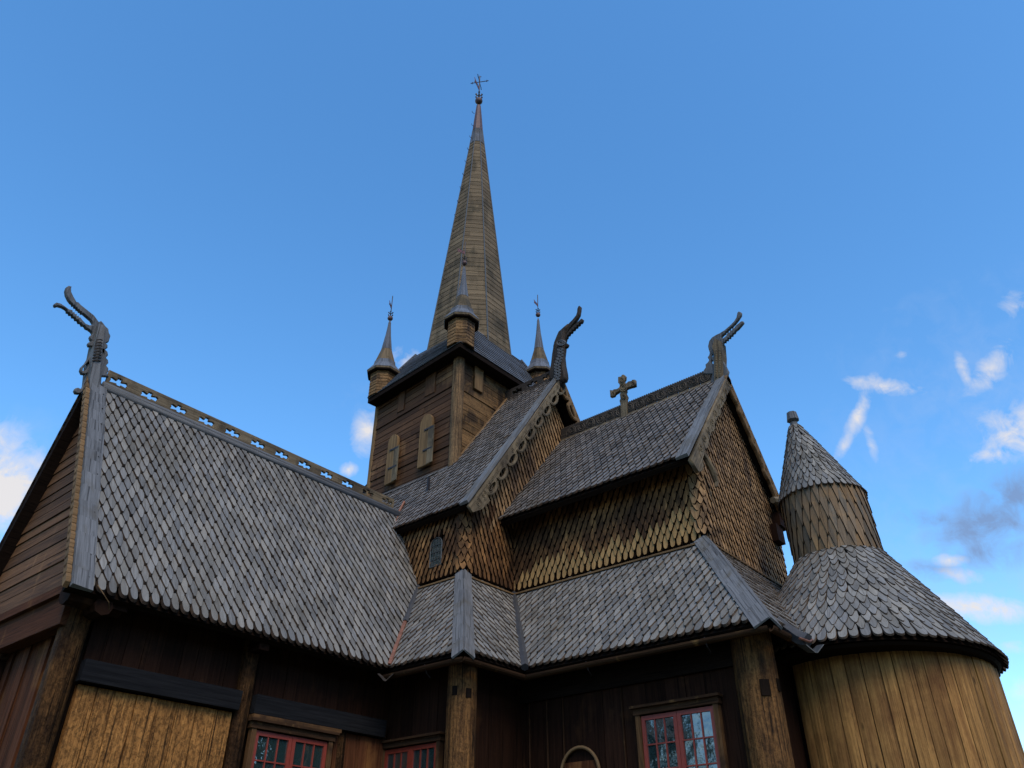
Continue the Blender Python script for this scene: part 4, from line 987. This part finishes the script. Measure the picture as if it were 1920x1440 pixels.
for k in range(8): ba.tube([oc(SR+.02, z0, k), oc(rt_+.12, zt, k)], [.028, .02], 6)
ba.build('hip_batten', 'zinc', spo)
tp = MB(); tp.lathe([(rad(zt-1.0)+.03, zt-1.0), (rt_+.125, zt)], (SX, SY), 8, rot=rd(22.5)); tp.build('spire_top', 'spire_grey', spo)
cp = MB(); cp.lathe([(rt_+.14, zt-.05), (rt_+.07, zt+.9), (.105, zc2-.05), (.10, zc2), (.03, zc2+.02)], (SX, SY), 8, rot=rd(22.5)); cpo = cp.build('copper_cap', 'old_copper', spo)
hk = MB()
for i in range(14):
    z = zt+1.0-i*.85; r = (rad(z) if z < zt else rt_+.1)+.02; a = rd(172)
    p = V((SX+r*cos(a), SY+r*sin(a), z)); d = V((cos(a), sin(a), 0))
    hk = MB(); hk.tube([p, p+d*.11+V((0, 0, -.02)), p+d*.13+V((0, 0, .06))], .011, 5); hk.build('ladder_hook', 'iron', spo)
def vane(par, x, y, zb, s, flagdir, crossarms=True, nm='weather_vane', label=None):
    mb = MB(); mb.tube([(x, y, zb), (x, y, zb+2.0*s)], .022*s+.004, 5)
    rdir = V((cos(rd(flagdir)), sin(rd(flagdir)), 0))
    if crossarms:
        c = V((x, y, zb+1.55*s)); h = V((cos(rd(flagdir+100)), sin(rd(flagdir+100)), 0)); h2 = V((-h.y, h.x, 0))
        for hh in (h, h2):
            mb.tube([c-hh*.42*s, c+hh*.42*s], .018*s, 4)
            for t in (-1, 1): mb.tube([c+hh*.34*s*t+V((0, 0, -.07*s)), c+hh*.34*s*t+V((0, 0, .07*s))], .016*s, 4)
        mb.tube([c+V((0, 0, .38*s))-h*.08*s, c+V((0, 0, .38*s))+h*.08*s], .014*s, 4)
    for zz_ in (.42, .62):
        for k in range(4):
            a = pi/4+k*pi/2; q = V((x+.13*s*cos(a), y+.13*s*sin(a), zb+(zz_+.04)*s))
            mb.tube([V((x, y, zb+(zz_-.08)*s)), V((x+.09*s*cos(a), y+.09*s*sin(a), zb+(zz_-.06)*s)), q], [.02*s, .03*s, .05*s], 5)
    o = mb.build(nm, 'iron', CH, label=label)
    bl = MB(); n = 10; prof = [(.17*s*sin(pi*i/n)+.001, zb+.17*s-.17*s*cos(pi*i/n)) for i in range(n+1)]; bl.lathe(prof, (x, y), 14); bl.build('ball', 'old_copper', o, True)
    up_ = V((0, 0, .12*s)); f = rdir*.55*s+V((0, 0, -.02*s)); b0 = V((x, y, zb+1.02*s))
    pl = [(0, -.10), (.42, -.10), (.56, -.17), (.50, .0), (.58, .14), (.42, .10), (0, .12)]
    plate('flag', [(a*s, b*s) for a, b in pl], [[(.17*s, -.04*s), (.26*s, -.04*s), (.26*s, .05*s), (.17*s, .05*s)]], lambda a, b, d: b0+rdir*a+V((0, 0, b))+V((-rdir.y, rdir.x, 0))*d, .012, 'rust', o, .002)
    return o
vane(spo, SX, SY, Zat(SX, SY, 194), 1.0, 200, label='iron cross and red pennant on the spire tip')

# ------------------------------------------------------------------ corner turrets
def turret(x, y, vb, vt, va, s, label, zoff=0):
    """octagonal turret over a tower corner; rows of the photo give its heights"""
    zb, ze, za = vb, vt, va
    mb = MB(); r = .44*s
    mb.lathe([(r*.85, zb-.02), (r, zb), (r, ze)], (x, y), 8, rot=rd(22.5)); k = 9
    tb_ = MB(); tb_.lathe([(r*.9, zb-.03), (r*.9, ze+.02)], (x, y), 8, rot=rd(22.5))
    bd = MB()
    for f in range(8):
        for i in range(k):
            h = (ze-zb)/k; a0 = oc(r+.012, zb+i*h, f, (x, y)); a1 = oc(r+.012, zb+i*h, f+1, (x, y)); b0 = oc(r, zb+(i+.94)*h, f, (x, y)); b1 = oc(r, zb+(i+.94)*h, f+1, (x, y))
            inn = [p+(V((x, y, p.z))-p)*.12 for p in (a0, a1, b1, b0)]; bd.hexa(inn+[a0, a1, b1, b0], 0, 0)
    o = bd.build('corner_turret', 'rough_log', CH, label=label)
    tb_.build('turret_core', 'deck', o)
    ro = MB(); R2 = .58*s; H = za-ze
    ro.lathe([(R2, ze-.12), (R2*1.02, ze-.06), (R2*.66, ze+.10*H), (r*.82, ze+.16*H), (r*.42, ze+.42*H), (.085*s, ze+.72*H)], (x, y), 8, rot=rd(22.5)); ro.build('turret_roof', 'spire', o)
    sf = MB(); sf.lathe([(R2*.98, ze-.16), (R2*.98, ze-.115)], (x, y), 8, rot=rd(22.5)); sf.build('soffit', 'deck', o)
    fl_ = MB(); fl_.lathe([(R2*1.03, ze-.055), (R2*.68, ze+.105*H), (r*.84, ze+.17*H)], (x, y), 8, rot=rd(22.5)); fl_.build('eave_flare', 'spire_grey', o)
    tp_ = MB(); tp_.lathe([(r*.44, ze+.415*H), (.095*s, ze+.72*H), (.05*s, ze+.93*H), (.055*s, ze+.94*H), (.02, za)], (x, y), 8, rot=rd(22.5)); tp_.build('lead_top', 'spire_grey', o)
    return o
tx, ty = 13.93, 13.80
o = turret(tx, ty, 14.28, Zat(tx, ty, 603), Zat(tx, ty, 500), 1.0, 'nearest corner turret, in front of the spire foot'); vane(o, tx, ty, Zat(tx, ty, 497), .52, 165, False)
tx, ty = 13.95, 17.36
o = turret(tx, ty, 13.95, Zat(tx, ty, 700), Zat(tx, ty, 601), 1.0, 'left corner turret of the tower against the sky'); vane(o, tx, ty, Zat(tx, ty, 601), .56, 215, False)
tx, ty = 17.92, 13.85
o = turret(tx, ty, 14.3, Zat(tx, ty, 700), Zat(tx, ty, 597), .95, 'right corner turret behind the nave dragon head'); vane(o, tx, ty, Zat(tx, ty, 594), .52, 190, False)

# ================================================================== apse
AC = V((17.02, 5.02, 0)); AR = 2.91; AB = 2.38; AZ = 3.86
NC = V((17.0, 5.08, 0)); NRd = .90; NZ = 6.22
mb = MB()
class CF: ln = 0; lp = 0.0
def conefield(mb, c0, r0, z0_, c1, r1, z1_, w, e, th, tip=TIP, t0=0.0, t1=2*pi, body=2.2, lift=1.35, b0=None, ins=.010, tcut=0):
    b0 = b0 or r0; Hs = hypot(r0-r1, z1_-z0_); b = 0; k = 0
    while b < Hs-e*.4:
        f = b/Hs; ra, rb_ = r0+(r1-r0)*f, b0+(r1-b0)*f; r = (ra+rb_)/2
        n = max(8, int(round(2*pi*r/w))); ph = random.uniform(0, 1) if n != CF.ln else CF.lp+.5
        CF.ln = n; CF.lp = ph
        for i in range(n):
            t = 2*pi*(i+ph)/n
            if not (t0 <= t % (2*pi) <= t1) or (tcut and b < 1.0 and t % (2*pi) < tcut): continue
            sp_ = sqrt((ra*sin(t))**2+(rb_*cos(t))**2)
            def fr(a, bb, h, t=t, b=b, sp_=sp_):
                f2 = min(1.0, (b+bb)/Hs); c = c0.lerp(c1, f2); qa, qb = r0+(r1-r0)*f2, b0+(r1-b0)*f2; tt = t+a/sp_
                nrm = V((cos(t)/qa, sin(t)/qb, 0)).normalized(); nrm = V((nrm.x*(z1_-z0_), nrm.y*(z1_-z0_), (r0+b0)/2-r1)).normalized()
                return V((c.x+qa*cos(tt), c.y+qb*sin(tt), z0_+(z1_-z0_)*f2))+nrm*(h+.004)
            shingle(mb, fr, 2*pi*sp_/n*1.02, e, th, TIPR if k == 0 else tip, None, body=body, lift=lift, jit=1.2, ins=ins)
        b += e*random.uniform(.96, 1.04); k += 1
conefield(mb, AC, AR, AZ, NC, NRd, NZ, .200, .198, .034, t0=rd(120), t1=rd(360), b0=AB, lift=1.15, tcut=0)
apo = mb.build('apse_roof', ['shingle', 'brown_edge'], CH, label='wide round grey shingled roof spreading below the turret')
core = MB()
def frust(mb, c0, r0, z0_, c1, r1, z1_, n=40, mi=0, b0=None, b1=None):
    b0 = b0 or r0; b1 = b1 or r1
    vs = [(c0.x+r0*cos(2*pi*k/n), c0.y+b0*sin(2*pi*k/n), z0_) for k in range(n)]+[(c1.x+r1*cos(2*pi*k/n), c1.y+b1*sin(2*pi*k/n), z1_) for k in range(n)]
    F = [(k, (k+1) % n, n+(k+1) % n, n+k) for k in range(n)]+[tuple(range(n))[::-1], tuple(range(n, 2*n))]
    mb.grp(vs, F, [[(0, 0)]*len(f) for f in F], [mi]*len(F))
frust(core, AC, AR-.06, AZ, NC, NRd-.05, NZ-.02, 48, b0=AB-.06); core.build('roof_boarding', 'deck', apo)
eb = MB(); frust(eb, AC, AR-.16, AZ-.07, AC, AR-.10, AZ-.02, 48, b0=AB-.16, b1=AB-.10); eb.build('eave_shadow_ring', 'deck', apo)  # near-black ring, the thin shadow under the shingle edge put into its colour
am = MB(); ra, rb_ = AR-.46, AB-.24; WC = AC+V((.22, 0, 0))
t = rd(160)
while t < rd(380):
    spd = sqrt((ra*sin(t))**2+(rb_*cos(t))**2); wl = random.uniform(.20, .33); w = wl/spd; j = random.uniform(0, .026); sgs = 3; gap = .014/spd
    ba_ = random.uniform(-.006, .006)
    vs = []
    for zz_ in (GZ, AZ-.06):
        for d_ in (0, 1):
            for q in range(sgs+1):
                tt = t+(w-gap)*q/sgs; o_ = (j+(.006 if 0 < q < sgs else -.004)) if d_ == 0 else -.07
                vs.append((WC.x+(ra+o_)*cos(tt), WC.y+(rb_+o_)*sin(tt), zz_))
    m = sgs+1; F = []; U = []
    for q in range(sgs): F.append((q, q+1, 2*m+q+1, 2*m+q)); U.append([(q*wl/sgs, GZ), ((q+1)*wl/sgs, GZ), ((q+1)*wl/sgs, AZ), (q*wl/sgs, AZ)])
    F += [(0, 2*m, 3*m, m), (sgs, m+sgs, 3*m+sgs, 2*m+sgs)]; U += [[(0, 0), (0, 5), (.05, 5), (.05, 0)]]*2
    am.grp(vs, F, U); t += w
amo = am.build('apse_wall', 'apse_gold', CH, label='curved golden plank wall of the round apse')
core = MB(); frust(core, WC, ra-.05, GZ, WC, ra-.05, AZ-.1, 48, b0=rb_-.05, b1=rb_-.05); core.build('wall_backing', 'deck', amo)
# turret drum: long pointed shingles
DZ = 7.72
mb = MB(); dn = 30; rows = [(NZ-.42, .5), (NZ-.06, .5), (6.52, .5), (6.88, .5), (7.24, .5)]
for ri, (zz_, ee) in enumerate(rows):
    for i in range(dn):
        t = 2*pi*(i+.5*(ri % 2))/dn
        f = (zz_-NZ)/(DZ-NZ); r = .86
        def fr(a, bb, h, t=t, zz_=zz_, r=r):
            z = min(zz_+bb, DZ+.05); lx = -.02*(z-NZ); return V((NC.x+lx+(r+h)*cos(t+a/r), NC.y+.03*(z-NZ)+(r+h)*sin(t+a/r), z))
        shingle(mb, fr, 2*pi*r/dn*1.02, .46, .03, [(0, 0), (.02, .01), (.16, .33), (.33, .68), (.5, 1.05)], None, body=1.9, lift=1.4, jit=.5)
M['drum'] = wood('drum_shingle', (.050, .043, .034), (.15, .122, .088), stain=(.24, .14, .06), stain_scale=2.2, stain_lo=.48, stain_hi=.62, var=.3, hue=(.22, .13, .06), crack=.4)
tuo = mb.build('apse_turret', ['drum', 'wall_edge'], CH, label='round turret of long pointed shingles above the apse')
core = MB(); frust(core, NC, .85, NZ-.3, NC+V((-.03, .05, 0)), .85, DZ, 32); core.build('turret_core', 'wall_edge', tuo)
TC = NC+V((-.03, .05, 0)); TA = NC+V((-.08, .27, 0)); TAZ = Zat(TA.x, TA.y, 800)
mb = MB(); conefield(mb, TC, .93, DZ-.08, TA, .10, TAZ-.0, .135, .145, .024, TIP, lift=1.1)
tco = mb.build('turret_roof', ['shingle', 'shingle_edge'], tuo, label='conical grey shingled cap of the round turret')
mb = MB(); frust(mb, TC, .89, DZ-.06, TA, .05, TAZ, 32); mb.build('cone_core', 'deck', tuo)
fn = MB(); fn.lathe([(.12, TAZ-.06), (.09, TAZ+.10), (.07, TAZ+.12), (.15, TAZ+.17), (.12, TAZ+.38), (.05, TAZ+.41)], (TA.x, TA.y), 8); fn.build('finial', 'carved_grey', tuo)

# ================================================================== ground, trees behind the viewer (seen in the panes)
g = MB(); g.poly([(-600, -600, GZ), (600, -600, GZ), (600, 600, GZ), (-600, 600, GZ)]); go = g.build('ground', 'grass'); go['kind'] = 'structure'
hm = MB(); nA, nR = 90, 7; hv = []  # unseen hills added to block low sky light and darken the eaves
for i in range(nA+1):
    az = rd(176+174*i/nA); edge = min(1, i/9, (nA-i)/9)
    for j in range(nR):
        f = j/(nR-1); d_ = 170+330*f; hh = (f**1.1)*edge*(104+30*sin(az*3.1)+20*sin(az*7.7+1)+9*sin(az*19)+random.uniform(-5, 5))
        hv.append((d_*cos(az), d_*sin(az), GZ-.5+hh))
F = [(i*nR+j, (i+1)*nR+j, (i+1)*nR+j+1, i*nR+j+1) for i in range(nA) for j in range(nR-1)]
hm.grp(hv, F, [[(0, 0)]*4]*len(F)); ho_ = hm.build('sky_blocking_hills', 'forest', None, True); ho_['kind'] = 'structure'
def tree(x, y, h, r, label, seed):
    random.seed(seed); e_ = empty('birch_tree', (x, y, GZ)); e_['label'] = label; e_['category'] = 'tree'; e_['group'] = 'trees opposite the church'
    tk = MB(); pts = [V((0, 0, 0))]
    for i in range(1, 7): pts.append(V((random.uniform(-.2, .2), random.uniform(-.2, .2), h*.85*i/6)))
    tk.tube(pts, [.28*(1-i/7.5) for i in range(7)], 8); tips = []
    for i in range(26):
        f = random.uniform(.22, .95); b = pts[0].lerp(pts[-1], f); a = random.uniform(0, 2*pi); l = r*(1.15-f*.75)*random.uniform(.6, 1.1)
        m = b+V((cos(a)*l*.5, sin(a)*l*.5, l*.35)); t_ = b+V((cos(a)*l, sin(a)*l, l*.45)); tk.tube([b, m, t_], [.07, .045, .015], 5, cap=False); tips += [m, t_, (m+t_)/2]
    tk.build('trunk', 'bark', e_)
    cr = MB()
    for t_ in tips:
        for j in range(34):
            p = t_+V((random.gauss(0, .55), random.gauss(0, .55), random.gauss(0, .45))); s = random.uniform(.07, .15)
            u = V((random.uniform(-1, 1), random.uniform(-1, 1), random.uniform(-1, 1))).normalized(); w = u.orthogonal().normalized()
            cr.poly([p-u*s, p+w*s*.6, p+u*s, p-w*s*.6])
    cr.build('crown', 'leaf', e_)
tree(-7.5, 19.5, 11, 3.6, 'leafy tree reflected in the panes beside the thick round post', 3)
tree(-12.5, 25.5, 13, 4.0, 'taller leafy tree farther off, reflected in the same panes', 5)
tree(21.5, -7.5, 12, 4.2, 'broad leafy tree reflected in the low transept window', 8)

# ================================================================== light and sky
SUN_EL, SUN_AZ = 48.0, 238.0      # azimuth of the sun, degrees from +x towards +y
sd = V((cos(rd(SUN_AZ))*cos(rd(SUN_EL)), sin(rd(SUN_AZ))*cos(rd(SUN_EL)), sin(rd(SUN_EL))))
su = bpy.data.lights.new('sun', 'SUN'); so_ = bpy.data.objects.new('sun', su); COL.objects.link(so_)
su.energy = 1.55; su.angle = rd(35); su.color = (1, .86, .68)
so_.rotation_euler = sd.to_track_quat('Z', 'Y').to_euler()
W = bpy.data.worlds.new('World'); SC.world = W; W.use_nodes = True
nt = W.node_tree; nd = nt.nodes; lk = nt.links.new; bg = nd['Background']
sky = nd.new('ShaderNodeTexSky'); sky.sky_type = 'NISHITA'; sky.sun_disc = False; sky.sun_elevation = rd(SUN_EL); sky.sun_rotation = rd(90-SUN_AZ)
sky.altitude = 400; sky.air_density = 1.0; sky.dust_density = .6; sky.ozone_density = 1.6
tc = nd.new('ShaderNodeTexCoord'); DIR = tc.outputs['Generated']
def wm(op, a, b=0.0, c=0.0, clamp=False):
    x = nd.new('ShaderNodeMath'); x.operation = op; x.use_clamp = clamp
    for i, q in enumerate((a, b, c)):
        if isinstance(q, bpy.types.NodeSocket): lk(q, x.inputs[i])
        else: x.inputs[i].default_value = q
    return x.outputs[0]
def dot(vec):
    x = nd.new('ShaderNodeVectorMath'); x.operation = 'DOT_PRODUCT'; lk(DIR, x.inputs[0]); x.inputs[1].default_value = vec; return x.outputs['Value']
def wnoise(scale, det, rough, dist=0.0, loc=(0, 0, 0)):
    mp = nd.new('ShaderNodeMapping'); lk(DIR, mp.inputs[0]); mp.inputs['Location'].default_value = loc
    x = nd.new('ShaderNodeTexNoise'); lk(mp.outputs[0], x.inputs['Vector']); x.inputs['Scale'].default_value = scale; x.inputs['Detail'].default_value = det
    x.inputs['Roughness'].default_value = rough; x.inputs['Distortion'].default_value = dist; return x.outputs['Fac']
N1 = wnoise(12, 7, .58, .3); N2 = wnoise(34, 8, .62, .5, (3, 1, 2))
NN = wm('ADD', wm('MULTIPLY', N1, .45), wm('MULTIPLY', N2, .55))
def blobs(lst):
    acc = None
    for (u, v, ru, rv, ang, st) in lst:      # each cloud is a direction in the sky and two angular radii
        d = ray(u, v).normalized(); a = rd(ang); ex = ray(u+1, v).normalized()-d; ex.normalize(); ey = d.cross(ex).normalized()
        e1 = ex*cos(a)+ey*sin(a); e2 = ey*cos(a)-ex*sin(a); k = 1/ray(u, v).length/FPX
        p = wm('DIVIDE', dot(e1), ru*k*1.0); q = wm('DIVIDE', dot(e2), rv*k)
        rr_ = wm('SQRT', wm('ADD', wm('MULTIPLY', p, p), wm('MULTIPLY', q, q)))
        g_ = wm('MULTIPLY', wm('SUBTRACT', 1, wm('MULTIPLY', rr_, .5), clamp=True), st)
        g_ = wm('MULTIPLY', g_, wm('GREATER_THAN', dot(d), 0))
        acc = g_ if acc is None else wm('MAXIMUM', acc, g_)
    return acc
def density(lst, gain, thr):
    b = blobs(lst); x = wm('MULTIPLY', wm('SUBTRACT', wm('ADD', b, wm('MULTIPLY', wm('SUBTRACT', NN, .5), wm('MULTIPLY', b, 5.2))), thr), gain, clamp=True)
    return x
# (photo column, row, radius across, radius down, turn, strength)
white = [(5, 920, 60, 60, 0, 1.2), (-60, 900, 80, 90, 0, 1.2), (765, 680, 40, 24, 20, .75), (688, 808, 24, 36, 10, .85), (652, 880, 14, 12, 0, .8),
         (1655, 724, 62, 13, 6, .78), (1612, 770, 13, 56, 22, .72), (1585, 830, 10, 36, 30, .6), (1632, 830, 9, 34, -14, .5), (1905, 572, 26, 22, 0, .7), (1862, 690, 20, 62, 35, .74), (1808, 700, 10, 40, -20, .6), (1880, 660, 40, 14, -40, .5),
         (1905, 812, 52, 44, -20, .95), (1868, 852, 50, 14, -14, .8), (1780, 1050, 24, 11, 0, .9), (1800, 1078, 36, 13, 8, .75), (1832, 1140, 66, 20, 6, 1.0), (1912, 1215, 26, 12, 0, .65), (1912, 1296, 20, 24, 0, .7), (1690, 665, 14, 9, 0, .5)]
grey = [(1850, 975, 84, 42, -30, 1.0), (1905, 925, 56, 36, -24, 1.05), (1760, 975, 56, 15, 6, .8), (1845, 1035, 66, 30, -8, .85), (1760, 1068, 60, 18, 4, .7), (1700, 1085, 30, 12, 0, .4)]
veil = [(1850, 780, 200, 200, 0, .8), (1830, 1060, 190, 160, 0, .8), (20, 830, 90, 60, 0, .7), (700, 780, 70, 70, 0, .5), (1640, 800, 90, 130, 0, .5)]
hsv = nd.new('ShaderNodeHueSaturation'); hsv.inputs['Saturation'].default_value = 1.27; hsv.inputs['Value'].default_value = 1.25; hsv.inputs['Hue'].default_value = .497; lk(sky.outputs[0], hsv.inputs['Color'])
def wmix(f, a, b):
    x = nd.new('ShaderNodeMix'); x.data_type = 'RGBA'; lk(f, x.inputs[0]); lk(a, x.inputs[6])
    if isinstance(b, bpy.types.NodeSocket): lk(b, x.inputs[7])
    else: x.inputs[7].default_value = (*b, 1)
    return x.outputs[2]
SK = 9.5
c = wmix(wm('MULTIPLY', density(veil, .9, .26), .30), hsv.outputs[0], (2.0, 2.5, 3.6))
c = wmix(wm('MULTIPLY', density(grey, 1.2, .2), .82), c, (.85, 1.25, 2.15))
c = wmix(wm('MULTIPLY', density(white, 1.3, .27), .95), c, (3.45, 3.3, 3.25))
lk(c, bg.inputs['Color']); bg.inputs['Strength'].default_value = .15

SC.view_settings.view_transform = 'Standard'; SC.view_settings.look = 'None'; SC.view_settings.gamma = 1; SC.view_settings.exposure = .7
SC.render.engine = 'CYCLES'
